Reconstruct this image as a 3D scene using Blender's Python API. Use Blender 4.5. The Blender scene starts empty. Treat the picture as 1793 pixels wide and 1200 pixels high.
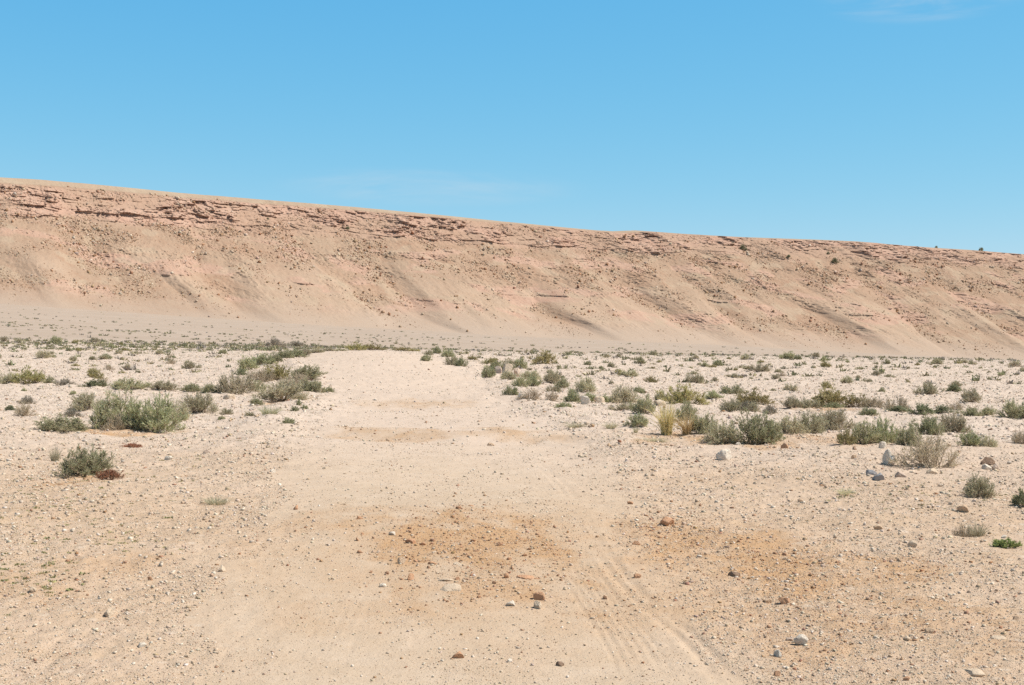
import bpy, math, random
import numpy as np
from mathutils import Matrix, Vector

random.seed(7)
rng = np.random.default_rng(11)
SC = bpy.context.scene
COL = SC.collection

# ------------------------------------------------------------------ camera, sky, sun, exposure
F = 2463.0                      # focal length in pixels of the 1793 x 1200 photograph
CW, CH = 1793.0, 1200.0
EYE = 1.7
HOR = 598.0                     # row of the true horizon in the middle of the picture
ROLL = math.radians(0.8)
cam_d = bpy.data.cameras.new('camera')
cam_d.sensor_fit = 'HORIZONTAL'
cam_d.sensor_width = 36.0
cam_d.lens = 36.0 * F / CW
cam_d.clip_start = 0.1
cam_d.clip_end = 20000
cam = bpy.data.objects.new('camera', cam_d)
COL.objects.link(cam)
PITCH = math.atan((HOR - CH / 2) / F)
CAMROT = Matrix.Rotation(math.pi / 2 + PITCH, 3, 'X') @ Matrix.Rotation(ROLL, 3, 'Z')
cam.matrix_world = Matrix.Translation((0, 0, EYE)) @ CAMROT.to_4x4()
SC.camera = cam

SUN_EL = math.radians(54)
SUN_AZ = math.radians(90)       # clockwise from +Y (the viewing direction): the sun stands on the right
world = bpy.data.worlds.new('World')
SC.world = world
world.use_nodes = True
wn = world.node_tree
for n in list(wn.nodes):
    wn.nodes.remove(n)


def node(nt, typ, **kw):
    n = nt.nodes.new(typ)
    for k, v in kw.items():
        if k.startswith('i_'):
            key = k[2:]
            key = int(key) if key.isdigit() else key.replace('_', ' ')
            n.inputs[key].default_value = v
        else:
            setattr(n, k, v)
    return n


sky = node(wn, 'ShaderNodeTexSky', sky_type='NISHITA', sun_disc=False)
sky.sun_elevation = SUN_EL
sky.sun_rotation = SUN_AZ
sky.altitude = 900
sky.air_density = 1.0
sky.dust_density = 0.25
sky.ozone_density = 2.2
# exposure curve of a clear high-desert sky: deeper red channel, flatter green and blue
hs = node(wn, 'ShaderNodeCombineColor')
sps = node(wn, 'ShaderNodeSeparateColor')
wn.links.new(sky.outputs[0], sps.inputs[0])
for ch_, (a_, g_) in enumerate(((0.53, 1.23), (2.16, 0.544), (4.90, 0.20))):
    p_ = node(wn, 'ShaderNodeMath', operation='POWER'); p_.inputs[1].default_value = g_
    wn.links.new(sps.outputs[ch_], p_.inputs[0])
    q_ = node(wn, 'ShaderNodeMath', operation='MULTIPLY'); q_.inputs[1].default_value = a_
    wn.links.new(p_.outputs[0], q_.inputs[0])
    wn.links.new(q_.outputs[0], hs.inputs[ch_])
# thin cirrus, laid out by direction on the sky
tc = node(wn, 'ShaderNodeTexCoord')
mp = node(wn, 'ShaderNodeMapping')
mp.inputs['Scale'].default_value = (5.0, 3.0, 34.0)
mp.inputs['Rotation'].default_value = (0, math.radians(-9), 0)
nz = node(wn, 'ShaderNodeTexNoise', i_Scale=1.3, i_Detail=7.0, i_Roughness=0.62, i_Distortion=0.7)
wn.links.new(tc.outputs['Generated'], mp.inputs['Vector'])
wn.links.new(mp.outputs['Vector'], nz.inputs['Vector'])


def sky_spot(theta_deg, el_deg, rth, rel):
    """a soft patch round one direction of the sky: 1 at its middle, 0 outside"""
    sp = node(wn, 'ShaderNodeSeparateXYZ')
    wn.links.new(tc.outputs['Generated'], sp.inputs[0])
    at = node(wn, 'ShaderNodeMath', operation='ARCTAN2')
    wn.links.new(sp.outputs['X'], at.inputs[0]); wn.links.new(sp.outputs['Y'], at.inputs[1])
    a = node(wn, 'ShaderNodeMath', operation='SUBTRACT'); a.inputs[1].default_value = math.radians(theta_deg)
    wn.links.new(at.outputs[0], a.inputs[0])
    a2 = node(wn, 'ShaderNodeMath', operation='DIVIDE'); a2.inputs[1].default_value = math.radians(rth)
    wn.links.new(a.outputs[0], a2.inputs[0])
    a3 = node(wn, 'ShaderNodeMath', operation='MULTIPLY')
    wn.links.new(a2.outputs[0], a3.inputs[0]); wn.links.new(a2.outputs[0], a3.inputs[1])
    b = node(wn, 'ShaderNodeMath', operation='ARCSINE')
    wn.links.new(sp.outputs['Z'], b.inputs[0])
    b1 = node(wn, 'ShaderNodeMath', operation='SUBTRACT'); b1.inputs[1].default_value = math.radians(el_deg)
    wn.links.new(b.outputs[0], b1.inputs[0])
    b2 = node(wn, 'ShaderNodeMath', operation='DIVIDE'); b2.inputs[1].default_value = math.radians(rel)
    wn.links.new(b1.outputs[0], b2.inputs[0])
    b3 = node(wn, 'ShaderNodeMath', operation='MULTIPLY')
    wn.links.new(b2.outputs[0], b3.inputs[0]); wn.links.new(b2.outputs[0], b3.inputs[1])
    s = node(wn, 'ShaderNodeMath', operation='ADD')
    wn.links.new(a3.outputs[0], s.inputs[0]); wn.links.new(b3.outputs[0], s.inputs[1])
    r = node(wn, 'ShaderNodeMapRange', interpolation_type='SMOOTHSTEP')
    r.inputs['From Min'].default_value = 1.0; r.inputs['From Max'].default_value = 0.0
    wn.links.new(s.outputs[0], r.inputs['Value'])
    return r


ramp = node(wn, 'ShaderNodeMapRange', interpolation_type='SMOOTHSTEP')
ramp.inputs['From Min'].default_value = 0.36
ramp.inputs['From Max'].default_value = 0.78
wn.links.new(nz.outputs['Fac'], ramp.inputs['Value'])
s1 = sky_spot(16.0, 13.6, 4.6, 1.25)
s2 = sky_spot(-3.5, 6.2, 7.0, 0.9)
k1 = node(wn, 'ShaderNodeMath', operation='MULTIPLY'); k1.inputs[1].default_value = 0.6
wn.links.new(s1.outputs[0], k1.inputs[0])
k2 = node(wn, 'ShaderNodeMath', operation='MULTIPLY'); k2.inputs[1].default_value = 0.28
wn.links.new(s2.outputs[0], k2.inputs[0])
sm = node(wn, 'ShaderNodeMath', operation='ADD')
wn.links.new(k1.outputs[0], sm.inputs[0]); wn.links.new(k2.outputs[0], sm.inputs[1])
cm = node(wn, 'ShaderNodeMath', operation='MULTIPLY')
wn.links.new(sm.outputs[0], cm.inputs[0]); wn.links.new(ramp.outputs[0], cm.inputs[1])
mixc = node(wn, 'ShaderNodeMix', data_type='RGBA')
wn.links.new(cm.outputs[0], mixc.inputs[0])
wn.links.new(hs.outputs[0], mixc.inputs[6])
# higher up the sky darkens towards the plain Nishita zenith
spz = node(wn, 'ShaderNodeSeparateXYZ')
wn.links.new(tc.outputs['Generated'], spz.inputs[0])
zup = node(wn, 'ShaderNodeMapRange', interpolation_type='SMOOTHSTEP')
zup.inputs['From Min'].default_value = 0.28; zup.inputs['From Max'].default_value = 0.55
wn.links.new(spz.outputs['Z'], zup.inputs['Value'])
zen = node(wn, 'ShaderNodeMix', data_type='RGBA', blend_type='MULTIPLY')
zen.inputs[0].default_value = 1.0
wn.links.new(sky.outputs[0], zen.inputs[6]); zen.inputs[7].default_value = (0.75, 0.62, 0.50, 1)
mixz = node(wn, 'ShaderNodeMix', data_type='RGBA')
wn.links.new(zup.outputs[0], mixz.inputs[0]); wn.links.new(mixc.outputs[2], mixz.inputs[6]); wn.links.new(zen.outputs[2], mixz.inputs[7])
mixc.inputs[7].default_value = (6.2, 6.4, 6.6, 1)
bg = node(wn, 'ShaderNodeBackground', i_Strength=0.092)
wn.links.new(mixz.outputs[2], bg.inputs['Color'])
wo = node(wn, 'ShaderNodeOutputWorld')
wn.links.new(bg.outputs[0], wo.inputs['Surface'])

sun_d = bpy.data.lights.new('sun', 'SUN')
sun_d.energy = 4.4
sun_d.angle = math.radians(0.53)
sun_d.color = (1.0, 0.95, 0.87)
sun = bpy.data.objects.new('sun', sun_d)
COL.objects.link(sun)
sdir = Vector((math.sin(SUN_AZ) * math.cos(SUN_EL), math.cos(SUN_AZ) * math.cos(SUN_EL), math.sin(SUN_EL)))
sun.rotation_euler = sdir.to_track_quat('Z', 'Y').to_euler()
sun.location = (60, 10, 70)

SC.view_settings.view_transform = 'Standard'
SC.view_settings.look = 'None'
SC.view_settings.exposure = 0.37
SC.view_settings.gamma = 1.0
SC.view_settings.use_curve_mapping = False
SC.render.engine = 'CYCLES'
SC.cycles.max_bounces = 5
SC.cycles.diffuse_bounces = 3
SC.cycles.transparent_max_bounces = 4
SC.cycles.use_denoising = False


# ------------------------------------------------------------------ helpers
def _hash(ix, iy, seed):
    h = (ix.astype(np.int64) * 374761393 + iy.astype(np.int64) * 668265263 + seed * 144269504) & 0xffffffff
    h = ((h ^ (h >> 13)) * 1274126177) & 0xffffffff
    h = (h ^ (h >> 16)) * 2246822519 & 0xffffffff
    return (h ^ (h >> 13)) & 0xffffffff


def rnd2(ix, iy, seed=0):
    return _hash(np.asarray(ix), np.asarray(iy), seed) / 4294967296.0


def perlin(x, y, seed=0):
    x = np.asarray(x, float); y = np.asarray(y, float)
    ix = np.floor(x); iy = np.floor(y)
    fx = x - ix; fy = y - iy
    ux = fx * fx * fx * (fx * (fx * 6 - 15) + 10); uy = fy * fy * fy * (fy * (fy * 6 - 15) + 10)

    def g(ax, ay, dx, dy):
        a = rnd2(ax, ay, seed) * 2 * math.pi
        return np.cos(a) * dx + np.sin(a) * dy
    n00 = g(ix, iy, fx, fy); n10 = g(ix + 1, iy, fx - 1, fy)
    n01 = g(ix, iy + 1, fx, fy - 1); n11 = g(ix + 1, iy + 1, fx - 1, fy - 1)
    a = n00 + ux * (n10 - n00); b = n01 + ux * (n11 - n01)
    return (a + uy * (b - a)) * 1.5


def fbm(x, y, octv=4, seed=0, gain=0.5):
    t = 0; a = 1.0; f = 1.0
    for k in range(octv):
        t = t + a * perlin(x * f + 17.3 * k, y * f - 9.1 * k, seed + k)
        a *= gain; f *= 2.03
    return t


def sstep(a, b, x):
    t = np.clip((np.asarray(x, float) - a) / (b - a), 0, 1)
    return t * t * (3 - 2 * t)


def mesh_np(name, verts, faces, mats=(), smooth=False, attrs=None, mat_idx=None):
    """mesh from numpy: verts (n,3), faces (m,k)"""
    me = bpy.data.meshes.new(name)
    verts = np.ascontiguousarray(verts, np.float32)
    faces = np.ascontiguousarray(faces, np.int32)
    m, k = faces.shape
    me.vertices.add(len(verts)); me.vertices.foreach_set('co', verts.ravel())
    me.loops.add(m * k); me.loops.foreach_set('vertex_index', faces.ravel())
    me.polygons.add(m)
    me.polygons.foreach_set('loop_start', np.arange(0, m * k, k, dtype=np.int32))
    me.polygons.foreach_set('loop_total', np.full(m, k, np.int32))
    if smooth:
        me.polygons.foreach_set('use_smooth', np.ones(m, bool))
    if mat_idx is not None:
        me.polygons.foreach_set('material_index', np.asarray(mat_idx, np.int32))
    for an, (typ, arr) in (attrs or {}).items():
        at = me.attributes.new(an, typ, 'POINT')
        if typ == 'FLOAT':
            at.data.foreach_set('value', np.ascontiguousarray(arr, np.float32).ravel())
        else:
            at.data.foreach_set('color', np.ascontiguousarray(arr, np.float32).ravel())
    for mt in mats:
        me.materials.append(mt)
    me.update(calc_edges=True)
    me.validate()
    return me


def link(name, data, parent=None):
    o = bpy.data.objects.new(name, data)
    COL.objects.link(o)
    if parent:
        o.parent = parent
    return o


def tag(o, label=None, cat=None, group=None, kind=None):
    if label: o['label'] = label
    if cat: o['category'] = cat
    if group: o['group'] = group
    if kind: o['kind'] = kind
    return o


def grid_faces(nr, nc):
    i = np.arange(nr - 1)[:, None] * nc + np.arange(nc - 1)[None, :]
    return np.stack([i, i + 1, i + nc + 1, i + nc], -1).reshape(-1, 4)


# ------------------------------------------------------------------ lie of the land
def yh(u):
    return HOR + (u - 896.5) * math.tan(ROLL)


def u_of(X, Y):
    return np.clip(896.5 + F * X / np.maximum(Y, 1e-3), -1500, 3300)


BASE_U = [-1500, -400, 0, 300, 600, 900, 1200, 1500, 1793, 2200, 3300]
BASE_V = [480, 512, 535, 554, 572, 589, 602, 618, 633, 645, 660]
YR_U = [-1500, 0, 1793, 3300]
YR_V = [640, 940, 1600, 2100]
RUN = 330.0


def ridge_depth(u): return np.interp(u, YR_U, YR_V)
def base_depth(u): return ridge_depth(u) - RUN
def base_z(u): return EYE + (yh(u) - np.interp(u, BASE_U, BASE_V)) / F * base_depth(u)


def ground_macro(X, Y):
    X = np.asarray(X, float); Y = np.asarray(Y, float)
    u = u_of(X, Y)
    # the near plain: level, then climbing a little towards its far lip
    lipz = np.interp(u, [0, 500, 650, 760, 900, 1793], [0.84, 0.80, 0.72, 0.66, 0.60, 0.46])
    near = lipz * sstep(38, 150, Y)
    near = near + 0.62 * np.exp(-((u - 640) / 210.0) ** 2) * sstep(38, 84, Y) * (1 - sstep(86, 135, Y))
    near = near + 0.10 * fbm(X / 9.0, Y / 9.0, 3, 31) * sstep(4, 14, Y) * (1 - sstep(90, 150, Y))
    # the far pan climbing gently to the foot of the escarpment
    yb = base_depth(u)
    t = np.clip((Y - 150) / (yb - 150), 0, 1.6)
    pan = lipz + (base_z(u) - lipz) * t
    dip = np.interp(u, [0, 350, 800, 1793], [0.0, 0.3, 1.6, 3.2])
    pan = pan - dip * np.exp(-((Y - 230) / 80.0) ** 2) * sstep(150, 190, Y)
    pan = pan + 0.5 * fbm(X / 90.0, Y / 90.0, 3, 5) * sstep(170, 400, Y)
    w = sstep(140, 160, Y)
    return near * (1 - w) + pan * w


def pix(u, v, zfun=ground_macro):
    """where the view ray of photo pixel (u,v) first meets the ground"""
    d = CAMROT @ Vector((u - CW / 2, CH / 2 - v, -F))
    Ys = np.concatenate([np.linspace(3.5, 160, 2600), np.linspace(161, 900, 900)])
    X = d.x / d.y * Ys; Z = EYE + d.z / d.y * Ys
    below = Z <= zfun(X, Ys)
    k = int(np.argmax(below)) if below.any() else -1
    if k <= 0:
        k = 600
    return float(X[k]), float(Ys[k])


# the track: its two edges by pixel row, turned into metres
ROAD_PX = [(1240, 290, 1330), (1120, 330, 1240), (1000, 400, 1130), (900, 500, 1090), (820, 510, 1030), (760, 535, 985),
           (735, 560, 950), (712, 585, 895), (690, 588, 870), (665, 572, 845), (645, 545, 815), (628, 520, 772), (614, 545, 738)]
_l = [pix(a, r) for r, a, b in ROAD_PX]; _r = [pix(b, r) for r, a, b in ROAD_PX]
RL_Y = np.array([p[1] for p in _l]); RL_X = np.array([p[0] for p in _l])
RR_Y = np.array([p[1] for p in _r]); RR_X = np.array([p[0] for p in _r])
_o = np.argsort(RL_Y); RL_Y, RL_X = RL_Y[_o], RL_X[_o]
_o = np.argsort(RR_Y); RR_Y, RR_X = RR_Y[_o], RR_X[_o]


def road_mask(X, Y):
    l = np.interp(Y, RL_Y, RL_X); r = np.interp(Y, RR_Y, RR_X)
    w = 0.045 * np.maximum(Y, 6) * np.interp(Y, [8, 20, 50], [1.1, 0.8, 0.45]) + 0.12
    wob = 0.5 * w * fbm(X / 0.8, Y / 2.2, 3, 77)
    m = sstep(-w, w, X - l + wob) * sstep(-w, w, r - X + wob)
    return m * (1 - sstep(92, 100, Y))


OCHRE = [(980, 1010, 520, 120, 0.42), (800, 955, 165, 66, 1.1), (900, 1005, 130, 46, 0.85), (1230, 960, 130, 50, 0.8), (1390, 1000, 215, 62, 0.95), (1080, 975, 160, 50, 0.5), (1560, 1090, 230, 60, 0.45),
         (830, 1040, 170, 30, 0.6), (700, 762, 130, 9, 0.5), (860, 762, 110, 10, 0.5), (730, 708, 90, 6, 0.4), (560, 930, 140, 40, 0.4),
         (1480, 1120, 150, 30, 0.5), (140, 838, 60, 9, 0.8), (230, 758, 80, 5, 0.8), (1300, 780, 120, 6, 0.6), (1480, 770, 120, 8, 0.5),
         (60, 1030, 120, 40, 0.35), (1170, 770, 70, 9, 0.6), (1440, 718, 60, 4, 0.6), (500, 705, 40, 4, 0.6)]
_oc = []
for (a, b, ru, rv, s) in OCHRE:
    c = pix(a, b); e = pix(a + ru, b); n_ = pix(a, b - rv); m_ = pix(a, b + rv)
    _oc.append((c[0], (n_[1] + m_[1]) / 2, abs(e[0] - c[0]), abs(n_[1] - m_[1]) / 2, s))


def ochre_mask(X, Y):
    t = np.zeros_like(X)
    brk = fbm(X / 0.6, Y / 1.1, 5, 44, 0.65)
    wx = X + 0.55 * fbm(X / 0.9, Y / 1.6, 3, 41); wy = Y + 1.1 * fbm(X / 0.9, Y / 1.6, 3, 42)
    for (cx, cy, rx, ry, s) in _oc:
        d = ((wx - cx) / rx) ** 2 + ((wy - cy) / ry) ** 2
        t = np.maximum(t, s * (1 - sstep(0.0, 1.9, d)) * np.clip(1.05 + 0.8 * brk, 0.4, 1.4))
    return t


def poly_X(pts):
    q = sorted([pix(*p)[::-1] for p in pts])
    return np.array([a for a, b in q]), np.array([b for a, b in q])


RUTS = [  # path by pixel, half width (m), depth (m), grooves across, strength
    (poly_X([(872, 790), (935, 838), (965, 880), (985, 940), (1015, 1005), (1052, 1060), (1090, 1110), (1122, 1160), (1150, 1230)]), 0.17, 0.0045, 6),
    (poly_X([(935, 812), (985, 850), (1010, 890), (1040, 950), (1085, 1010), (1130, 1060), (1200, 1110), (1250, 1165), (1290, 1230)]), 0.09, 0.012, 2),
    (poly_X([(700, 780), (682, 840), (672, 900), (650, 980), (600, 1080), (540, 1220)]), 0.16, 0.0015, 5),
    (poly_X([(642, 790), (622, 850), (600, 910)]), 0.12, 0.0015, 4),
    (poly_X([(560, 990), (470, 1080), (410, 1140), (340, 1220)]), 0.22, 0.002, 3),
    (poly_X([(690, 1080), (640, 1140), (600, 1220)]), 0.15, 0.002, 3),
    (poly_X([(800, 700), (830, 750), (870, 790)]), 0.2, 0.005, 4),
    (poly_X([(660, 700), (690, 745), (700, 780)]), 0.2, 0.004, 4),
]


def ground_z(X, Y, fine=True):
    X = np.asarray(X, float); Y = np.asarray(Y, float)
    z = ground_macro(X, Y)
    rd = road_mask(X, Y)
    off = 1 - rd
    nearw = 1 - sstep(100, 150, Y)
    # banks thrown up along the track
    l = np.interp(Y, RL_Y, RL_X); r = np.interp(Y, RR_Y, RR_X)
    bank = np.exp(-((X - l + 0.8) / 0.7) ** 2) + np.exp(-((X - r - 0.8) / 0.7) ** 2)
    z = z + 0.10 * bank * sstep(14, 24, Y) * (1 - sstep(70, 95, Y)) * (0.7 + 0.6 * fbm(X / 2.1, Y / 3.3, 2, 9))
    # cross humps of the track
    for (v, a, s) in ((700, 0.07, 1.2), (718, -0.06, 1.4), (762, 0.06, 0.8), (772, -0.05, 0.9), (800, 0.04, 1.5), (640, 0.06, 2.5)):
        yc = pix(730, v)[1]
        z = z + rd * a * np.exp(-((Y - yc + 0.25 * (X - 0.5) + 0.5 * perlin(X / 1.7, Y / 9, 3)) / s) ** 2)
    if fine:
        sc = np.clip(Y / 12.0, 0.6, 4)
        z = z + nearw * (off * 0.010 + 0.006) * sc * fbm(X / 0.55, Y / 0.55, 3, 12)
        z = z + nearw * (off * 0.007 + 0.002) * fbm(X / 0.11, Y / 0.16, 2, 15)
        for (py, px), hw, dep, n in RUTS:
            d = (X - np.interp(Y, py, px)) / hw
            inside = (1 - sstep(0.8, 1.15, np.abs(d))) * sstep(py[0] - 0.5, py[0] + 0.5, Y) * (1 - sstep(py[-1] - 1.5, py[-1], Y))
            patch = sstep(-0.5, 0.3, perlin(X / 0.9, Y / 1.9, 63))
            prof = -0.35 - 0.65 * (0.5 - 0.5 * np.cos((d + 1) * math.pi * n))
            rim = np.exp(-((np.abs(d) - 1.35) / 0.3) ** 2) * 0.35
            z = z + dep * (1 - 0.65 * sstep(8.5, 13, Y)) * (inside * patch * prof + 0.6 * rim * patch * (inside * 0 + sstep(py[0] - 0.5, py[0] + 0.5, Y) * (1 - sstep(py[-1] - 1.5, py[-1], Y))))
    return z


def gz(x, y):
    return float(ground_z(np.array([x]), np.array([y]))[0])


# ------------------------------------------------------------------ materials
def mat_base(name, rough=0.95, spec=0.15):
    m = bpy.data.materials.new(name)
    m.use_nodes = True
    nt = m.node_tree
    b = nt.nodes['Principled BSDF']
    b.inputs['Roughness'].default_value = rough
    b.inputs['Specular IOR Level'].default_value = spec
    return m, nt, b


def noise(nt, vec, scale, detail=4, rough=0.55, dist=0.0):
    n = node(nt, 'ShaderNodeTexNoise', i_Scale=scale, i_Detail=detail, i_Roughness=rough, i_Distortion=dist)
    if vec is not None:
        nt.links.new(vec, n.inputs['Vector'])
    return n.outputs['Fac']


def mrange(nt, val, a, b, c=0.0, d=1.0):
    r = node(nt, 'ShaderNodeMapRange', interpolation_type='SMOOTHSTEP')
    for i, x in zip(('From Min', 'From Max', 'To Min', 'To Max'), (a, b, c, d)):
        r.inputs[i].default_value = x
    nt.links.new(val, r.inputs['Value'])
    return r.outputs[0]


def mix(nt, fac, a, b, mode='MIX'):
    m = node(nt, 'ShaderNodeMix', data_type='RGBA', blend_type=mode)
    for sock, val in ((m.inputs[0], fac), (m.inputs[6], a), (m.inputs[7], b)):
        if isinstance(val, (int, float)):
            sock.default_value = val
        elif isinstance(val, (tuple, list)):
            sock.default_value = tuple(val) + ((1,) if len(val) == 3 else ())
        else:
            nt.links.new(val, sock)
    return m.outputs[2]


def math2(nt, op, a, b):
    m = node(nt, 'ShaderNodeMath', operation=op)
    for i, v in enumerate((a, b)):
        if isinstance(v, (int, float)):
            m.inputs[i].default_value = v
        else:
            nt.links.new(v, m.inputs[i])
    return m.outputs[0]


def attr(nt, name):
    return node(nt, 'ShaderNodeAttribute', attribute_name=name)


def make_ground_mat():
    m, nt, b = mat_base('dry_ground', 0.97, 0.08)
    pos = node(nt, 'ShaderNodeTexCoord').outputs['Object']
    road = attr(nt, 'road').outputs['Fac']; och = attr(nt, 'ochre').outputs['Fac']; far = attr(nt, 'far').outputs['Fac']
    stony = attr(nt, 'stony').outputs['Fac']
    n1 = noise(nt, pos, 0.35, 5, 0.6)
    n2 = noise(nt, pos, 2.3, 6, 0.65)
    n3 = noise(nt, pos, 14.0, 4, 0.7)
    soil = mix(nt, mrange(nt, n1, 0.3, 0.7), (0.51, 0.372, 0.262), (0.56, 0.425, 0.318))
    soil = mix(nt, mrange(nt, n2, 0.35, 0.72, 0, 0.5), soil, (0.47, 0.33, 0.205))
    trk = mix(nt, mrange(nt, n2, 0.3, 0.7), (0.505, 0.387, 0.28), (0.555, 0.437, 0.33))
    trk = mix(nt, mrange(nt, n3, 0.45, 0.75, 0, 0.35), trk, (0.50, 0.37, 0.25))
    plain = attr(nt, 'plain').outputs['Fac']
    soil = mix(nt, plain, soil, mix(nt, mrange(nt, n2, 0.3, 0.7), (0.55, 0.437, 0.35), (0.60, 0.492, 0.408)))
    trk = mix(nt, math2(nt, 'MULTIPLY', plain, 0.7), trk, (0.61, 0.488, 0.40))
    c = mix(nt, road, soil, trk)
    ox = math2(nt, 'MULTIPLY', och, mrange(nt, n2, 0.25, 0.6, 0.55, 1.0))
    c = mix(nt, ox, c, (0.475, 0.30, 0.168))
    # fine grit: pale and dark grains
    vor = node(nt, 'ShaderNodeTexVoronoi', feature='F1', i_Scale=58.0)
    nt.links.new(pos, vor.inputs['Vector'])
    sepc = node(nt, 'ShaderNodeSeparateColor'); nt.links.new(vor.outputs['Color'], sepc.inputs[0])
    grain = math2(nt, 'MULTIPLY', mrange(nt, vor.outputs['Distance'], 0.42, 0.25), mrange(nt, sepc.outputs[0], 0.62, 0.75))
    grain = math2(nt, 'MULTIPLY', grain, math2(nt, 'ADD', math2(nt, 'MULTIPLY', stony, 0.6), 0.22))
    gcol = mix(nt, sepc.outputs[1], (0.68, 0.58, 0.47), (0.40, 0.26, 0.165))
    c = mix(nt, grain, c, gcol)
    vor2 = node(nt, 'ShaderNodeTexVoronoi', feature='F1', i_Scale=9.0)
    nt.links.new(pos, vor2.inputs['Vector'])
    sep2 = node(nt, 'ShaderNodeSeparateColor'); nt.links.new(vor2.outputs['Color'], sep2.inputs[0])
    g2 = math2(nt, 'MULTIPLY', mrange(nt, vor2.outputs['Distance'], 0.45, 0.2), mrange(nt, sep2.outputs[0], 0.55, 0.7))
    g2 = math2(nt, 'MULTIPLY', g2, math2(nt, 'MULTIPLY', stony, 0.5))
    c = mix(nt, g2, c, mix(nt, sep2.outputs[1], (0.66, 0.575, 0.485), (0.50, 0.40, 0.30)))
    # far pan: greyer, smoother, faint streaks along the slope
    mpn = node(nt, 'ShaderNodeMapping'); mpn.inputs['Scale'].default_value = (0.004, 0.02, 1)
    nt.links.new(pos, mpn.inputs['Vector'])
    fs = noise(nt, mpn.outputs[0], 3.0, 6, 0.6, 0.4)
    fc = mix(nt, mrange(nt, fs, 0.35, 0.68), (0.415, 0.325, 0.255), (0.45, 0.36, 0.288))
    fn = noise(nt, pos, 0.12, 4, 0.7)
    fc = mix(nt, mrange(nt, fn, 0.5, 0.72, 0, 0.35), fc, (0.365, 0.295, 0.215))
    c = mix(nt, far, c, fc)
    nt.links.new(c, b.inputs['Base Color'])
    bump = node(nt, 'ShaderNodeBump', i_Strength=0.55, i_Distance=0.012)
    h = math2(nt, 'ADD', noise(nt, pos, 38.0, 4, 0.7), math2(nt, 'MULTIPLY', grain, 0.8))
    nt.links.new(h, bump.inputs['Height'])
    bump2 = node(nt, 'ShaderNodeBump', i_Strength=0.3, i_Distance=0.03)
    nt.links.new(noise(nt, pos, 5.0, 5, 0.7), bump2.inputs['Height'])
    nt.links.new(bump2.outputs[0], bump.inputs['Normal'])
    nt.links.new(bump.outputs[0], b.inputs['Normal'])
    return m


def make_scarp_mat():
    m, nt, b = mat_base('escarpment_rock', 0.97, 0.08)
    pos = node(nt, 'ShaderNodeTexCoord').outputs['Object']
    cliff = attr(nt, 'cliff').outputs['Fac']; mound = attr(nt, 'mound').outputs['Fac']; pale = attr(nt, 'pale').outputs['Fac']
    foot = attr(nt, 'foot').outputs['Fac']
    n1 = noise(nt, pos, 0.012, 5, 0.6, 0.6)
    n2 = noise(nt, pos, 0.06, 6, 0.65, 0.3)
    n3 = noise(nt, pos, 0.5, 5, 0.7)
    c = mix(nt, mrange(nt, n1, 0.35, 0.68), (0.39, 0.262, 0.182), (0.372, 0.268, 0.19))
    c = mix(nt, mrange(nt, n2, 0.46, 0.66, 0, 0.45), c, (0.345, 0.205, 0.135))
    c = mix(nt, mrange(nt, n3, 0.5, 0.72, 0, 0.5), c, (0.335, 0.222, 0.15))
    vs = node(nt, 'ShaderNodeTexVoronoi', feature='F1', i_Scale=0.42)
    nt.links.new(pos, vs.inputs['Vector'])
    vc = node(nt, 'ShaderNodeSeparateColor'); nt.links.new(vs.outputs['Color'], vc.inputs[0])
    spk = math2(nt, 'MULTIPLY', mrange(nt, vs.outputs['Distance'], 0.42, 0.2), mrange(nt, vc.outputs[0], 0.72, 0.8))
    spk = math2(nt, 'MULTIPLY', spk, mrange(nt, n2, 0.38, 0.62, 0.15, 0.85))
    c = mix(nt, spk, c, mix(nt, vc.outputs[1], (0.27, 0.15, 0.10), (0.46, 0.35, 0.25)))
    c = mix(nt, math2(nt, 'MULTIPLY', mound, 0.95), c, mix(nt, mrange(nt, n2, 0.3, 0.7), (0.42, 0.298, 0.212), (0.455, 0.34, 0.25)))
    vs2 = node(nt, 'ShaderNodeTexVoronoi', feature='F1', i_Scale=0.95)
    nt.links.new(pos, vs2.inputs['Vector'])
    vc2 = node(nt, 'ShaderNodeSeparateColor'); nt.links.new(vs2.outputs['Color'], vc2.inputs[0])
    sp2 = math2(nt, 'MULTIPLY', mrange(nt, vs2.outputs['Distance'], 0.45, 0.25), mrange(nt, vc2.outputs[0], 0.40, 0.55))
    sp2 = math2(nt, 'MULTIPLY', sp2, mrange(nt, n1, 0.3, 0.7, 0.45, 0.85))
    c = mix(nt, sp2, c, mix(nt, vc2.outputs[1], (0.255, 0.155, 0.105), (0.50, 0.385, 0.285)))
    rock = mix(nt, mrange(nt, n2, 0.3, 0.7), (0.45, 0.285, 0.21), (0.49, 0.335, 0.252))
    rock = mix(nt, mrange(nt, n3, 0.45, 0.8, 0, 0.6), rock, (0.36, 0.20, 0.14))
    c = mix(nt, cliff, c, rock)
    c = mix(nt, pale, c, (0.435, 0.335, 0.24))
    c = mix(nt, foot, c, (0.425, 0.332, 0.26))
    nt.links.new(c, b.inputs['Base Color'])
    bump = node(nt, 'ShaderNodeBump', i_Strength=0.4, i_Distance=0.8)
    nt.links.new(noise(nt, pos, 0.55, 6, 0.75), bump.inputs['Height'])
    nt.links.new(bump.outputs[0], b.inputs['Normal'])
    return m


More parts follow.
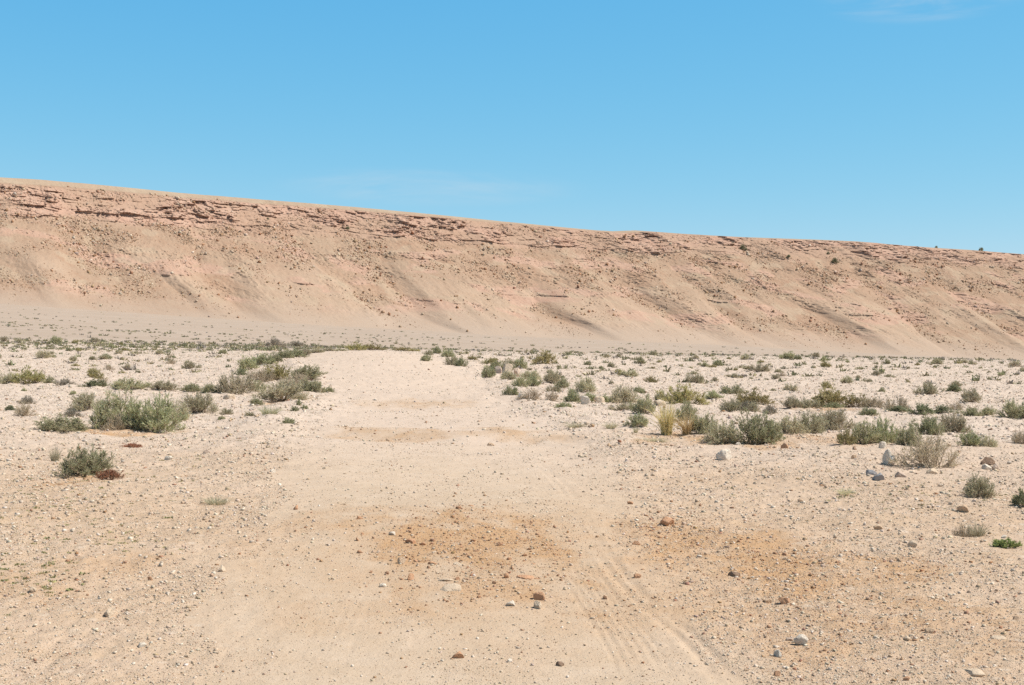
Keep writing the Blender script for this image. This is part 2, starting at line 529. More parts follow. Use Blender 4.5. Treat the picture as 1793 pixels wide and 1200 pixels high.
def make_rock_mat():
    m, nt, b = mat_base('field_stone', 0.92, 0.15)
    pos = node(nt, 'ShaderNodeTexCoord').outputs['Object']
    oi = node(nt, 'ShaderNodeObjectInfo')
    n1 = noise(nt, pos, 2.2, 5, 0.65, 0.4)
    n2 = noise(nt, pos, 9.0, 4, 0.7)
    c = mix(nt, mrange(nt, n1, 0.35, 0.7), oi.outputs['Color'], mix(nt, 0.35, oi.outputs['Color'], (0.40, 0.27, 0.18)))
    c = mix(nt, mrange(nt, n2, 0.58, 0.75, 0, 0.45), c, (0.62, 0.54, 0.45))
    c = mix(nt, mrange(nt, n2, 0.40, 0.25, 0, 0.4), c, (0.28, 0.19, 0.13))
    nt.links.new(c, b.inputs['Base Color'])
    bump = node(nt, 'ShaderNodeBump', i_Strength=0.5, i_Distance=0.08)
    nt.links.new(noise(nt, pos, 6.0, 6, 0.7), bump.inputs['Height'])
    nt.links.new(bump.outputs[0], b.inputs['Normal'])
    return m


def make_col_mat(name, rough=0.95):
    m, nt, b = mat_base(name, rough, 0.1)
    c = attr(nt, 'tint').outputs['Color']
    pos = node(nt, 'ShaderNodeTexCoord').outputs['Object']
    n = noise(nt, pos, 30.0, 3, 0.6)
    nt.links.new(mix(nt, mrange(nt, n, 0.3, 0.7, 0, 0.25), c, (0.42, 0.30, 0.2)), b.inputs['Base Color'])
    return m


def make_leaf_mat(name, ca, cb, trans=0.32):
    m, nt, b = mat_base(name, 0.8, 0.2)
    oi = node(nt, 'ShaderNodeObjectInfo')
    pos = node(nt, 'ShaderNodeTexCoord').outputs['Object']
    leaf = attr(nt, 'leaf').outputs['Fac']
    n = noise(nt, pos, 5.0, 3, 0.6)
    c = mix(nt, leaf, ca, cb)
    c = mix(nt, mrange(nt, n, 0.35, 0.7, 0, 0.6), c, mix(nt, 0.5, ca, (0.30, 0.27, 0.16)))
    hsv = node(nt, 'ShaderNodeHueSaturation')
    nt.links.new(mrange(nt, oi.outputs['Random'], 0, 1, 0.485, 0.51), hsv.inputs['Hue'])
    r2 = math2(nt, 'FRACT', math2(nt, 'MULTIPLY', oi.outputs['Random'], 7.31), 0)
    nt.links.new(mrange(nt, r2, 0, 1, 0.85, 1.2), hsv.inputs['Value'])
    nt.links.new(c, hsv.inputs['Color'])
    nt.links.new(hsv.outputs[0], b.inputs['Base Color'])
    tr = node(nt, 'ShaderNodeBsdfTranslucent'); nt.links.new(hsv.outputs[0], tr.inputs['Color'])
    ms = node(nt, 'ShaderNodeMixShader', i_0=trans)
    nt.links.new(b.outputs[0], ms.inputs[1]); nt.links.new(tr.outputs[0], ms.inputs[2])
    nt.links.new(ms.outputs[0], nt.nodes['Material Output'].inputs['Surface'])
    return m


def make_twig_mat(name, ca, cb):
    m, nt, b = mat_base(name, 0.9, 0.1)
    leaf = attr(nt, 'leaf').outputs['Fac']
    nt.links.new(mix(nt, leaf, ca, cb), b.inputs['Base Color'])
    return m


M_GROUND = make_ground_mat()
M_SCARP = make_scarp_mat()
M_ROCK = make_rock_mat()
M_GRAVEL = make_col_mat('gravel_stone')
M_SCREE = make_col_mat('scree_stone')
LEAF = {
    'green': make_leaf_mat('green_leaf', (0.41, 0.42, 0.225), (0.60, 0.585, 0.38)),
    'sage': make_leaf_mat('sage_leaf', (0.53, 0.495, 0.315), (0.66, 0.60, 0.43)),
    'olive': make_leaf_mat('olive_leaf', (0.40, 0.355, 0.15), (0.52, 0.46, 0.23)),
    'dry': make_leaf_mat('dry_leaf', (0.44, 0.35, 0.23), (0.56, 0.46, 0.32)),
    'grey': make_leaf_mat('grey_leaf', (0.22, 0.20, 0.165), (0.34, 0.31, 0.26)),
    'gold': make_leaf_mat('gold_grass', (0.70, 0.55, 0.27), (0.80, 0.68, 0.40)),
    'fresh': make_leaf_mat('fresh_leaf', (0.36, 0.46, 0.16), (0.50, 0.60, 0.26)),
    'red': make_leaf_mat('rust_leaf', (0.33, 0.13, 0.07), (0.42, 0.20, 0.11)),
    'dark': make_leaf_mat('dark_leaf', (0.24, 0.26, 0.15), (0.37, 0.38, 0.23)),
}
TWIG = make_twig_mat('grey_twig', (0.27, 0.20, 0.14), (0.54, 0.44, 0.33))
TWIG_DRY = make_twig_mat('bleached_twig', (0.42, 0.33, 0.23), (0.62, 0.52, 0.40))

# ------------------------------------------------------------------ ground sheet
th_in = np.radians(np.linspace(-23.5, 23.5, 1060))
th_out = np.radians(np.concatenate([np.linspace(24.2, 30, 20), np.linspace(31, 62, 28)]))
TH = np.concatenate([-th_out[::-1], th_in, th_out])
DD = np.concatenate([np.linspace(1.0, 5.2, 40)[:-1], np.exp(np.linspace(math.log(5.2), math.log(30), 560))[:-1],
                     np.exp(np.linspace(math.log(30), math.log(165), 320))[:-1],
                     np.exp(np.linspace(math.log(165), math.log(2600), 150))])
Dg, Tg = np.meshgrid(DD, TH, indexing='ij')
GX = Dg * np.sin(Tg); GY = Dg * np.cos(Tg)
GZ = ground_z(GX, GY)
A_road = road_mask(GX, GY)
A_och = ochre_mask(GX, GY)
A_far = sstep(135, 175, GY + 14 * fbm(GX / 25, GY / 25, 3, 8))
A_plain = sstep(13, 30, GY + 3.0 * fbm(GX / 4.0, GY / 6.0, 3, 13)) * (1 - A_och * 0.8)
A_stony = np.clip((1 - A_road) * (0.55 + 0.5 * fbm(GX / 2.4, GY / 4.0, 3, 21)) + 0.12, 0, 1)
gm = mesh_np('desert_ground', np.stack([GX, GY, GZ], -1).reshape(-1, 3), grid_faces(len(DD), len(TH))[:, ::-1], [M_GROUND], True,
             {'road': ('FLOAT', A_road), 'ochre': ('FLOAT', A_och), 'far': ('FLOAT', A_far), 'stony': ('FLOAT', A_stony), 'plain': ('FLOAT', A_plain)})
tag(link('ground', gm), kind='structure')

# ------------------------------------------------------------------ escarpment
TOP_U = [-1500, -400, 0, 70, 150, 300, 450, 600, 750, 900, 960, 1040, 1070, 1110, 1200, 1300, 1430, 1500, 1600, 1700, 1793, 2200, 3300]
TOP_V = [180, 272, 311, 315, 322, 337, 349, 361, 375, 390, 396, 403.5, 405, 403.5, 410, 415.5, 420, 423, 432, 438, 446, 486, 560]
US = np.concatenate([np.linspace(-1500, -900, 40)[:-1], np.linspace(-900, -75, 520)[:-1], np.linspace(-75, 1868, 1650), np.linspace(1868, 3300, 150)[1:]])
YRr = ridge_depth(US)
ZT = EYE + (yh(US) - np.interp(US, TOP_U, TOP_V)) / F * YRr
SX = YRr * (US - 896.5) / F
S = np.concatenate([[0], np.cumsum(np.hypot(np.diff(SX), np.diff(YRr)))])
# the slope faces right of the camera: outward direction in plan
NX, NY = 0.42, -0.9075
ZB = ground_macro(SX + NX * RUN, YRr + NY * RUN) - 4.0
HC0 = np.interp(US, [0, 500, 900, 1200, 1793], [0.66, 0.70, 0.755, 0.80, 0.82])     # foot of the cliff band
HC1 = np.interp(US, [0, 500, 900, 1200, 1793], [0.925, 0.94, 0.955, 0.975, 0.972])  # its top
NT = 430
tt = np.concatenate([np.linspace(0, 0.55, 190)[:-1], np.linspace(0.55, 1.0, NT - 190), np.linspace(1.02, 1.35, 12)])
T, Sg = np.meshgrid(tt, S, indexing='ij')
Ug = np.broadcast_to(US, T.shape); Yr = np.broadcast_to(YRr, T.shape)
H = (ZT - ZB)[None, :]
hc0 = HC0[None, :] + 0.03 * fbm(Sg / 60, T * 0, 2, 3); hc1 = np.broadcast_to(HC1[None, :], T.shape)
tcl = np.minimum(T, 1.0)
# run (0 at the brow, 1 at the foot) against height
r_low = 1 - 0.76 * (tcl / hc0) ** 0.58
r_cl = 0.24 - 0.15 * (tcl - hc0) / (hc1 - hc0)
r_top = 0.09 * (1 - (tcl - hc1) / (1 - hc1))
run = np.where(tcl < hc0, r_low, np.where(tcl < hc1, r_cl, r_top))
run = np.where(T > 1, -(T - 1) * 4.0, run)
Z = ZB[None, :] + H * np.where(T > 1, 1.0, T)
Z = np.where(T > 1, Z - (T - 1) * 12, Z)
zz = Z - ZB[None, :]
# spurs and gullies running straight down the slope
S1 = Sg + 22 * fbm(Sg / 90, zz / 60, 3, 19)
b1 = np.abs(fbm(S1 / 135, zz / 260, 2, 23, 0.35)); b2 = np.abs(perlin(S1 / 47 + 0.3 * perlin(Sg / 30, zz / 30, 5), zz / 120, 24)); b3 = np.abs(perlin(S1 / 17, zz / 45, 25))
b4 = np.abs(perlin(S1 / 7.0, zz / 16, 26))
env = sstep(0.0, 0.22, T) * (1 - 0.85 * sstep(0.42, 0.80, T))
nose = (1 - sstep(0.30, 0.55, T)) * sstep(-0.02, 0.10, T)
spur = np.clip(b1 / 0.55, 0, 1.3)
dsp = env * (17 * b1 + 6.5 * b2 + 3.2 * b3 + 0.9 * b4 - 8) + nose * 13 * sstep(0.15, 0.8, spur)
rough = 0.55 + 0.9 * sstep(-0.1, 0.5, fbm(Sg / 45, zz / 20, 3, 49))
dsp = dsp + rough * (1.7 * fbm(Sg / 15, zz / 10, 4, 27) + 0.95 * fbm(Sg / 3.2, zz / 2.6, 4, 28, 0.75)) * sstep(0.02, 0.2, T) * (1 - sstep(0.97, 1.02, T))
A_mound = sstep(0.22, 0.62, spur + 0.25 * fbm(Sg / 20, zz / 12, 4, 47)) * (1 - sstep(0.32, 0.55, T + 0.1 * fbm(Sg / 60, zz / 60, 3, 48)))
A_gully = (1 - sstep(0.05, 0.30, spur + 0.2 * b2)) * sstep(0.1, 0.2, T) * (1 - sstep(0.5, 0.7, T))
# broken ledges of the cliff band, weaker outcrops lower down
cl = sstep(hc0 - 0.03, hc0 + 0.03, T) * (1 - sstep(hc1 - 0.01, hc1 + 0.012, T))
patch = sstep(-0.25, 0.35, fbm(Sg / 75, zz / 22, 3, 33) + np.interp(US, [0, 130, 500, 800, 1100, 1793], [-0.05, 0.02, 0.2, 0.06, 0.10, 0.05])[None, :])
out2 = sstep(0.16, 0.42, fbm(Sg / 60, zz / 16, 4, 37)) * sstep(0.10, 0.2, T) * (1 - sstep(hc0 - 0.08, hc0, T))
dips = Z - 0.018 * 0 + 1.6 * fbm(Sg / 38, zz / 40, 3, 35)          # bedding, nearly level


def ledges(thick, blockw, seed, power):
    zi = dips / thick
    L = np.floor(zi + 0.35 * perlin(Sg / (blockw * 2.2), zz / 9, seed))
    bs = Sg / (blockw * (0.6 + 0.9 * rnd2(L, L * 0, seed + 1))) + 9.7 * rnd2(L, L * 0, seed + 2) + 0.25 * perlin(Sg / 3, zz / 2, seed + 6)
    B = np.floor(bs)
    r = rnd2(L, B, seed + 3)
    return np.power(r, power)


blk = 5.4 * ledges(4.2, 12, 101, 2.6) + 2.8 * ledges(1.8, 8.0, 111, 2.6) + 1.0 * ledges(0.9, 4.0, 121, 1.5)
hard = np.power(rnd2(np.floor(dips / 5.2), np.zeros_like(T), 131), 1.3)
blk = blk * (0.45 + 0.9 * hard)
dsp = dsp + cl * (0.34 + 0.66 * patch) * (blk - 1.8) + out2 * 0.38 * (blk - 1.5)
# a few deep notches in the cliff
for (uc, w, dep) in ((1434, 8, 7), (1404, 6, 3), (1520, 5, 3), (1040, 5, 2.5), (1310, 7, 3)):
    dsp = dsp - dep * np.exp(-((Ug + 5 * perlin(Sg / 9, zz / 4, 61) - uc) / w) ** 2) * cl
off_ = RUN * run + dsp
X = SX[None, :] + NX * off_
Y = Yr + NY * off_
A_cliff = np.clip(cl * (0.35 + 0.65 * patch) + 0.8 * out2, 0, 1)
A_pale = sstep(0.25, 0.55, fbm(Sg / 22, zz / 9, 3, 53)) * 0.5 * (1 - cl) * sstep(0.1, 0.2, T) + sstep(hc1, hc1 + 0.02, T) * 0.7
A_pale = np.maximum(A_pale, 0.9 * np.exp(-((Ug - 478) / 9.0) ** 2 - ((T - 0.33) / 0.05) ** 2))
ft = np.interp(US, [0, 900, 1400, 1793], [0.11, 0.15, 0.13, 0.10])[None, :] + 0.04 * fbm(Sg / 110, zz * 0, 3, 55) + 0.03 * fbm(Sg / 30, zz / 8, 3, 56)
A_foot = (1 - sstep(ft - 0.13, ft + 0.11, T)) * 0.95
sm_ = mesh_np('escarpment', np.stack([X, Y, Z], -1).reshape(-1, 3), grid_faces(*T.shape), [M_SCARP], True,
              {'cliff': ('FLOAT', A_cliff), 'mound': ('FLOAT', A_mound * 0.8), 'pale': ('FLOAT', A_pale), 'foot': ('FLOAT', A_foot)})
tag(link('escarpment', sm_), kind='structure')
SCX, SCY, SCZ = X, Y, Z

# ------------------------------------------------------------------ loose stones too many to count
OCT_V = np.array([(1, 0, 0), (-1, 0, 0), (0, 1, 0), (0, -1, 0), (0, 0, 1), (0, 0, -1)], float)
OCT_F = np.array([(0, 2, 4), (2, 1, 4), (1, 3, 4), (3, 0, 4), (2, 0, 5), (1, 2, 5), (3, 1, 5), (0, 3, 5)])
CUB_V = np.array([(x, y, z) for x in (-1, 1) for y in (-1, 1) for z in (-1, 1)], float) * 0.72
CUB_F = np.array([(0, 1, 3), (0, 3, 2), (4, 6, 7), (4, 7, 5), (0, 4, 5), (0, 5, 1), (2, 3, 7), (2, 7, 6), (0, 2, 6), (0, 6, 4), (1, 5, 7), (1, 7, 3)])


def pebbles(name, P, size, colr, flat=(0.35, 0.75), sink=0.25, mat=M_GRAVEL):
    n = len(P)
    vs, fs, cs = [], [], []
    base = 0
    half = rng.random(n) < 0.5
    for sel, tv, tf in ((half, OCT_V, OCT_F), (~half, CUB_V, CUB_F)):
        p = P[sel]; s = size[sel]; c = colr[sel]; k = len(p)
        v = np.repeat(tv[None], k, 0) * rng.uniform(0.6, 1.25, (k, len(tv), 1)) + rng.normal(0, 0.12, (k, len(tv), 3))
        v[..., 0] *= rng.uniform(0.7, 1.3, (k, 1)); v[..., 1] *= rng.uniform(0.6, 1.0, (k, 1))
        v[..., 2] *= rng.uniform(flat[0], flat[1], (k, 1))
        tilt = rng.normal(0, 0.3, (k, 1))
        x = v[..., 0] * np.cos(tilt) - v[..., 2] * np.sin(tilt); z = v[..., 0] * np.sin(tilt) + v[..., 2] * np.cos(tilt)
        a = rng.uniform(0, 2 * math.pi, (k, 1))
        xx = x * np.cos(a) - v[..., 1] * np.sin(a); yy = x * np.sin(a) + v[..., 1] * np.cos(a)
        v = np.stack([xx, yy, z + (1 - sink) * flat[0]], -1) * s[:, None, None] * 0.5 + p[:, None, :]
        vs.append(v.reshape(-1, 3)); cs.append(np.repeat(c, len(tv), 0))
        fs.append((tf[None] + base + np.arange(k)[:, None, None] * len(tv)).reshape(-1, 3))
        base += k * len(tv)
    V = np.concatenate(vs); Fc = np.concatenate(fs); C = np.concatenate(cs)
    C = np.concatenate([C, np.ones((len(C), 1))], 1)
    me = mesh_np(name, V, Fc, [mat], False, {'tint': ('FLOAT_COLOR', C)})
    return link(name, me)


PAL = np.array([(0.68, 0.585, 0.475), (0.61, 0.505, 0.395), (0.55, 0.43, 0.32), (0.50, 0.37, 0.26), (0.43, 0.26, 0.16), (0.36, 0.19, 0.11), (0.46, 0.39, 0.33), (0.72, 0.63, 0.53)])


def stone_cols(n, w):
    w = np.array(w, float); w /= w.sum()
    c = PAL[rng.choice(len(PAL), n, p=w)]
    return np.clip(c * rng.uniform(0.85, 1.12, (n, 1)) + rng.normal(0, 0.012, (n, 3)), 0.05, 0.8)


def sample_ground(n, vlo=626, vhi=1270):
    u = rng.uniform(-140, 1935, n); v = vlo + (vhi - vlo) * rng.random(n) ** 1.15
    Yd = F * EYE / (v - yh(u)); Xd = Yd * (u - 896.5) / F
    ok = (Yd > 5) & (Yd < 150)
    return Xd[ok], Yd[ok]


x, y = sample_ground(640000)
rdm = road_mask(x, y); och = ochre_mask(x, y)
dens = 0.55 + 0.5 * fbm(x / 1.3, y / 2.4, 3, 71) + 0.25 * sstep(25, 45, y)
keep = rng.random(len(x)) < np.where(rdm > 0.5, 0.13 + 0.38 * och + 0.25 * sstep(0.1, 0.5, fbm(x / 0.7, y / 2.0, 3, 73)), np.clip(dens, 0.12, 1.0))
x, y, rdm, och = x[keep], y[keep], rdm[keep], och[keep]
spx = 1.35 * np.power(np.maximum(rng.random(len(x)), 1e-4), -1 / 2.7)
spx = np.minimum(spx, 9) * np.where(rdm > 0.5, 0.8, 1.0)
size = np.minimum(spx * y / F, 0.11)
# reddish chips gathered on the ochre soil
for (uc, vc, su, sv, nn) in ((810, 950, 85, 42, 900), (900, 1010, 70, 30, 350), (1180, 930, 50, 22, 260), (1330, 1020, 120, 45, 700)):
    uu_ = rng.normal(uc, su, nn); vv_ = rng.normal(vc, sv, nn)
    yy_ = F * EYE / (vv_ - yh(uu_)); xx_ = yy_ * (uu_ - 896.5) / F
    x = np.concatenate([x, xx_]); y = np.concatenate([y, yy_]); och = np.concatenate([och, np.full(nn, 1.3)]); rdm = np.concatenate([rdm, np.zeros(nn)])
    size = np.concatenate([size, np.minimum(2.0 * np.power(rng.random(nn) + 1e-3, -0.42), 8) * yy_ / F])
z = ground_z(x, y)
cols = stone_cols(len(x), (36, 24, 14, 7, 2.5, 1.5, 2, 16))
nearp = y < 24
cols[nearp] = stone_cols(int(nearp.sum()), (24, 26, 24, 14, 5, 2.5, 1, 12))
reds = rng.random(len(x)) < 0.65 * och
cols[reds] = stone_cols(int(reds.sum()), (1, 2, 3, 4, 6, 5, 0, 0))
tag(pebbles('gravel', np.stack([x, y, z], -1), size, cols), 'loose pale gravel and pebbles strewn over the whole dusty plain and track', 'gravel', kind='stuff')

# scree on the escarpment
n = 190000
r_ = rng.integers(20, 400, n); c_ = rng.integers(150, len(US) - 150, n)
uu = US[c_]; tq = tt[r_]
dn = fbm(S[c_] / 34, tq * 7, 4, 81)
kp = rng.random(n) < np.clip(0.20 + 1.6 * (dn - 0.05) + 0.8 * A_gully[r_, c_], 0.03, 1) * (0.35 + sstep(0.1, 0.25, tq)) * (1 - 0.7 * A_mound[r_, c_]) * (1 - sstep(0.6, 0.8, tq) * 0.6)
r_, c_ = r_[kp], c_[kp]
P = np.stack([SCX[r_, c_], SCY[r_, c_], SCZ[r_, c_]], -1) + rng.normal(0, 0.4, (len(r_), 3)) * (1, 0, 0)
sz = np.minimum(0.43 * np.power(np.maximum(rng.random(len(r_)), 1e-3), -1 / 2.6), 2.6) * (P[:, 1] / 1000) ** 0.6
tag(pebbles('scree', P, sz, stone_cols(len(r_), (2, 4, 6, 7, 6, 3, 1, 1)) * (0.92, 0.86, 0.82), (0.6, 1.0), 0.3, M_SCREE),
    'reddish boulders and scree strewn down the escarpment slopes', 'scree', kind='stuff')


# ------------------------------------------------------------------ plants
def tubes(paths, radii, sides=3):
    """many bent twigs of the same number of points: paths (n,p,3), radii (n,p)"""
    n, p, _ = paths.shape
    tan = np.gradient(paths, axis=1)
    tan /= np.linalg.norm(tan, axis=2, keepdims=True) + 1e-9
    ref = np.where(np.abs(tan[..., 2:3]) > 0.9, np.array([1.0, 0, 0]), np.array([0, 0, 1.0]))
    a = np.cross(tan, ref); a /= np.linalg.norm(a, axis=2, keepdims=True) + 1e-9
    b = np.cross(tan, a)
    ang = np.arange(sides) * 2 * math.pi / sides
    V = paths[:, :, None, :] + radii[:, :, None, None] * (a[:, :, None, :] * np.cos(ang)[None, None, :, None] + b[:, :, None, :] * np.sin(ang)[None, None, :, None])
    V = V.reshape(-1, 3)
    idx = np.arange(n * p * sides).reshape(n, p, sides)
    f = np.stack([idx[:, :-1, :], np.roll(idx, -1, 2)[:, :-1, :], np.roll(idx, -1, 2)[:, 1:, :], idx[:, 1:, :]], -1).reshape(-1, 4)
    return V, f


def unit(v):
    return v / (np.linalg.norm(v, axis=-1, keepdims=True) + 1e-9)


def blades(P, D, length, width, R):
    """thin leaf blades at P pointing along D: each a quad narrowing to its tip"""
    n = len(P)
    side = unit(np.cross(D, R.normal(0, 1, (n, 3))))
    w = (width * R.uniform(0.6, 1.2, n))[:, None]; l = (length * R.uniform(0.6, 1.3, n))[:, None]
    bend = R.normal(0, 0.15, (n, 3)) * l
    V = np.stack([P - side * w * 0.5, P + side * w * 0.5, P + D * l + bend + side * w * 0.22, P + D * l + bend - side * w * 0.22], 1)
    f = np.arange(4 * n).reshape(n, 4)
    lv = np.repeat(R.random(n), 4)
    return V.reshape(-1, 3), f, lv


def shrub_meshes(kind, seed, height=0.62, stems=46, twigs=9, leaves=11, leaf_len=0.055, leaf_w=0.011, leafmat='green', twigmat=None,
                 upright=0.32, twig_len=0.17, spread=0.7):
    """branch mesh, foliage mesh and one merged mesh of a desert shrub about 1 m across"""
    R = np.random.default_rng(seed)
    az = R.uniform(0, 2 * math.pi, stems)
    # lobes make an uneven outline
    lob = 0.78 + 0.22 * np.sin(az * 2 + R.uniform(0, 6)) * R.uniform(0.3, 1) + 0.16 * np.sin(az * 3 + R.uniform(0, 6)) + R.normal(0, 0.07, stems)
    el = np.arcsin(np.clip(R.random(stems) ** 0.8, 0.06, 0.995))
    rad = 0.5 * lob * R.uniform(0.75, 1.05, stems)
    end = np.stack([np.cos(az) * np.cos(el) * rad, np.sin(az) * np.cos(el) * rad, np.sin(el) * height * (0.72 + 0.28 * lob) * R.uniform(0.7, 1.05, stems) * 0.9], -1)
    st = np.stack([np.cos(az), np.sin(az), 0 * az], -1) * R.uniform(0.0, 0.13, stems)[:, None] + R.normal(0, 0.03, (stems, 3)) * (1, 1, 0)
    ctrl = st + (end - st) * np.array([0.62, 0.62, 0.32]) * (1.0 + 0 * upright) + R.normal(0, 0.03, (stems, 3))
    ctrl[:, 2] = np.maximum(ctrl[:, 2], 0.01)
    t = np.linspace(0, 1, 6)[None, :, None]
    path = st[:, None] * (1 - t) ** 2 + ctrl[:, None] * 2 * t * (1 - t) + end[:, None] * t * t
    path = path + R.normal(0, 0.010, path.shape) * (t > 0)
    path[..., 2] = np.maximum(path[..., 2], -0.01)
    V1, F1 = tubes(path, np.linspace(0.0085, 0.0030, 6)[None] * R.uniform(0.7, 1.2, (stems, 1)))
    # twigs
    n2 = stems * twigs
    si = np.repeat(np.arange(stems), twigs)
    tp = R.uniform(0.30, 1.0, n2) ** 0.8
    k = np.clip(tp * 5, 0, 4.999); k0 = k.astype(int); fr = (k - k0)[:, None]
    p0 = path[si, k0] * (1 - fr) + path[si, k0 + 1] * fr
    tg = unit(path[si, k0 + 1] - path[si, k0])
    d2 = unit(tg + R.normal(0, spread, (n2, 3)) + np.array([0, 0, upright]) )
    l2 = twig_len * R.uniform(0.45, 1.15, n2) * (1.15 - 0.45 * tp)
    q1 = p0 + d2 * l2[:, None] * 0.5 + R.normal(0, 0.012, (n2, 3))
    q2 = p0 + unit(d2 + np.array([0, 0, 0.25]))* l2[:, None]
    tpath = np.stack([p0, q1, q2], 1); tpath[..., 2] = np.maximum(tpath[..., 2], 0.0)
    V2, F2 = tubes(tpath, np.array([[0.0036, 0.0026, 0.0014]]) * np.ones((n2, 1)))
    VB = np.concatenate([V1, V2]); FB = np.concatenate([F1, F2 + len(V1)])
    lb = np.concatenate([np.repeat(R.random(stems), 18) * 0.6, np.repeat(R.random(n2), 9) * 0.6 + 0.4])
    # leaves along the twigs
    n3 = n2 * leaves
    ti = np.repeat(np.arange(n2), leaves)
    u = R.uniform(0.12, 1.0, n3)[:, None]
    p = np.where(u < 0.5, tpath[ti, 0] + (tpath[ti, 1] - tpath[ti, 0]) * u * 2, tpath[ti, 1] + (tpath[ti, 2] - tpath[ti, 1]) * (u * 2 - 1))
    d = unit(unit(tpath[ti, 2] - tpath[ti, 0]) + R.normal(0, 0.5, (n3, 3)) + np.array([0, 0, 0.15]))
    VL, FL, lv = blades(p, d, leaf_len, leaf_w, R)
    VL[:, 2] = np.maximum(VL[:, 2], 0.0)
    tm = twigmat or TWIG; lm = LEAF[leafmat]
    mb = mesh_np(kind + '_branches', VB, FB, [tm], False, {'leaf': ('FLOAT', lb)})
    mf = mesh_np(kind + '_foliage', VL, FL, [lm], False, {'leaf': ('FLOAT', lv)})
    mw = mesh_np(kind, np.concatenate([VB, VL]), np.concatenate([FB, FL + len(VB)]), [tm, lm], False, {'leaf': ('FLOAT', np.concatenate([lb, lv]))},
                 np.concatenate([np.zeros(len(FB), int), np.ones(len(FL), int)]))
    allv = np.concatenate([VB, VL])
    ext = (np.percentile(allv[:, 0], 99) - np.percentile(allv[:, 0], 1), np.percentile(allv[:, 2], 99))
    return mb, mf, mw, ext


def tuft_meshes(kind, seed, blades_n=260, height=0.5, leafmat='gold', width=0.012, lean=0.5, base_r=0.2):
    """a tuft of grass-like stems: foliage mesh only"""
    R = np.random.default_rng(seed)
    az = R.uniform(0, 2 * math.pi, blades_n); rr = base_r * np.sqrt(R.random(blades_n))
    p0 = np.stack([np.cos(az) * rr, np.sin(az) * rr, 0 * az], -1)
    out = np.stack([np.cos(az), np.sin(az), 0 * az], -1) + R.normal(0, 0.4, (blades_n, 3)) * (1, 1, 0)
    l = height * R.uniform(0.45, 1.1, blades_n)
    ln = lean * np.abs(R.normal(0.5, 0.5, blades_n))
    t = np.linspace(0, 1, 5)[None, :, None]
    path = p0[:, None] + out[:, None] * (ln * l)[:, None, None] * t ** 1.7 + np.array([0, 0, 1.0]) * l[:, None, None] * (t - 0.35 * np.minimum(ln, 1.2)[:, None, None] * t ** 2.5)
    path = path + R.normal(0, 0.010, path.shape) * t
    sd = unit(np.cross(path[:, 4] - path[:, 0], R.normal(0, 1, (blades_n, 3))))[:, None, :] * (np.array([[0.6, 0.6, 0.5, 0.38, 0.12]]) * width * R.uniform(0.6, 1.2, (blades_n, 1)))[:, :, None]
    V = np.stack([path - sd, path + sd], 2).reshape(-1, 3)
    ix = np.arange(blades_n * 10).reshape(blades_n, 5, 2)
    f = np.stack([ix[:, :-1, 0], ix[:, :-1, 1], ix[:, 1:, 1], ix[:, 1:, 0]], -1).reshape(-1, 4)
    lv = np.repeat(R.random(blades_n), 10)
    me = mesh_np(kind, V, f, [LEAF[leafmat]], False, {'leaf': ('FLOAT', lv)})
    return None, None, me, (np.percentile(V[:, 0], 98) - np.percentile(V[:, 0], 2), np.percentile(V[:, 2], 98))


KIND = {}
for i in range(6):
    KIND.setdefault('green', []).append(shrub_meshes('green_shrub', 200 + i, 0.60 + 0.05 * (i % 3), 60, 11, 11, 0.046, 0.010, 'green'))
for i in range(5):
    KIND.setdefault('sage', []).append(shrub_meshes('sage_shrub', 220 + i, 0.58, 60, 11, 8, 0.042, 0.009, 'sage'))
for i in range(3):
    KIND.setdefault('olive', []).append(shrub_meshes('olive_shrub', 240 + i, 0.7, 44, 9, 11, 0.05, 0.012, 'olive'))
for i in range(4):
    KIND.setdefault('dry', []).append(shrub_meshes('dry_shrub', 250 + i, 0.62, 56, 11, 3, 0.045, 0.007, 'dry', TWIG_DRY, spread=0.7))
for i in range(3):
    KIND.setdefault('grey', []).append(shrub_meshes('grey_shrub', 260 + i, 0.5, 50, 10, 6, 0.045, 0.009, 'grey', TWIG_DRY, spread=0.7))
for i in range(3):
    KIND.setdefault('dark', []).append(shrub_meshes('dark_shrub', 270 + i, 0.7, 46, 9, 13, 0.058, 0.013, 'dark'))
for i in range(3):
    KIND.setdefault('tuft', []).append(tuft_meshes('grass_tuft', 280 + i, 200, 0.5, 'sage', 0.013, 0.8, 0.22))
KIND['gold'] = [tuft_meshes('golden_grass', 290, 230, 0.9, 'gold', 0.016, 0.55, 0.16), tuft_meshes('golden_grass', 291, 210, 0.55, 'gold', 0.014, 1.4, 0.2)]
KIND['fresh'] = [shrub_meshes('fresh_herb', 300, 0.4, 30, 7, 10, 0.08, 0.028, 'fresh')]
KIND['red'] = [shrub_meshes('rust_herb', 305, 0.4, 40, 8, 6, 0.06, 0.016, 'red')]
NAME = {'green': 'green_shrub', 'sage': 'sage_shrub', 'olive': 'olive_shrub', 'dry': 'dry_shrub', 'grey': 'grey_shrub', 'dark': 'dark_shrub',
        'tuft': 'grass_tuft', 'gold': 'golden_grass', 'fresh': 'green_herb', 'red': 'rust_herb'}
_pick = {}


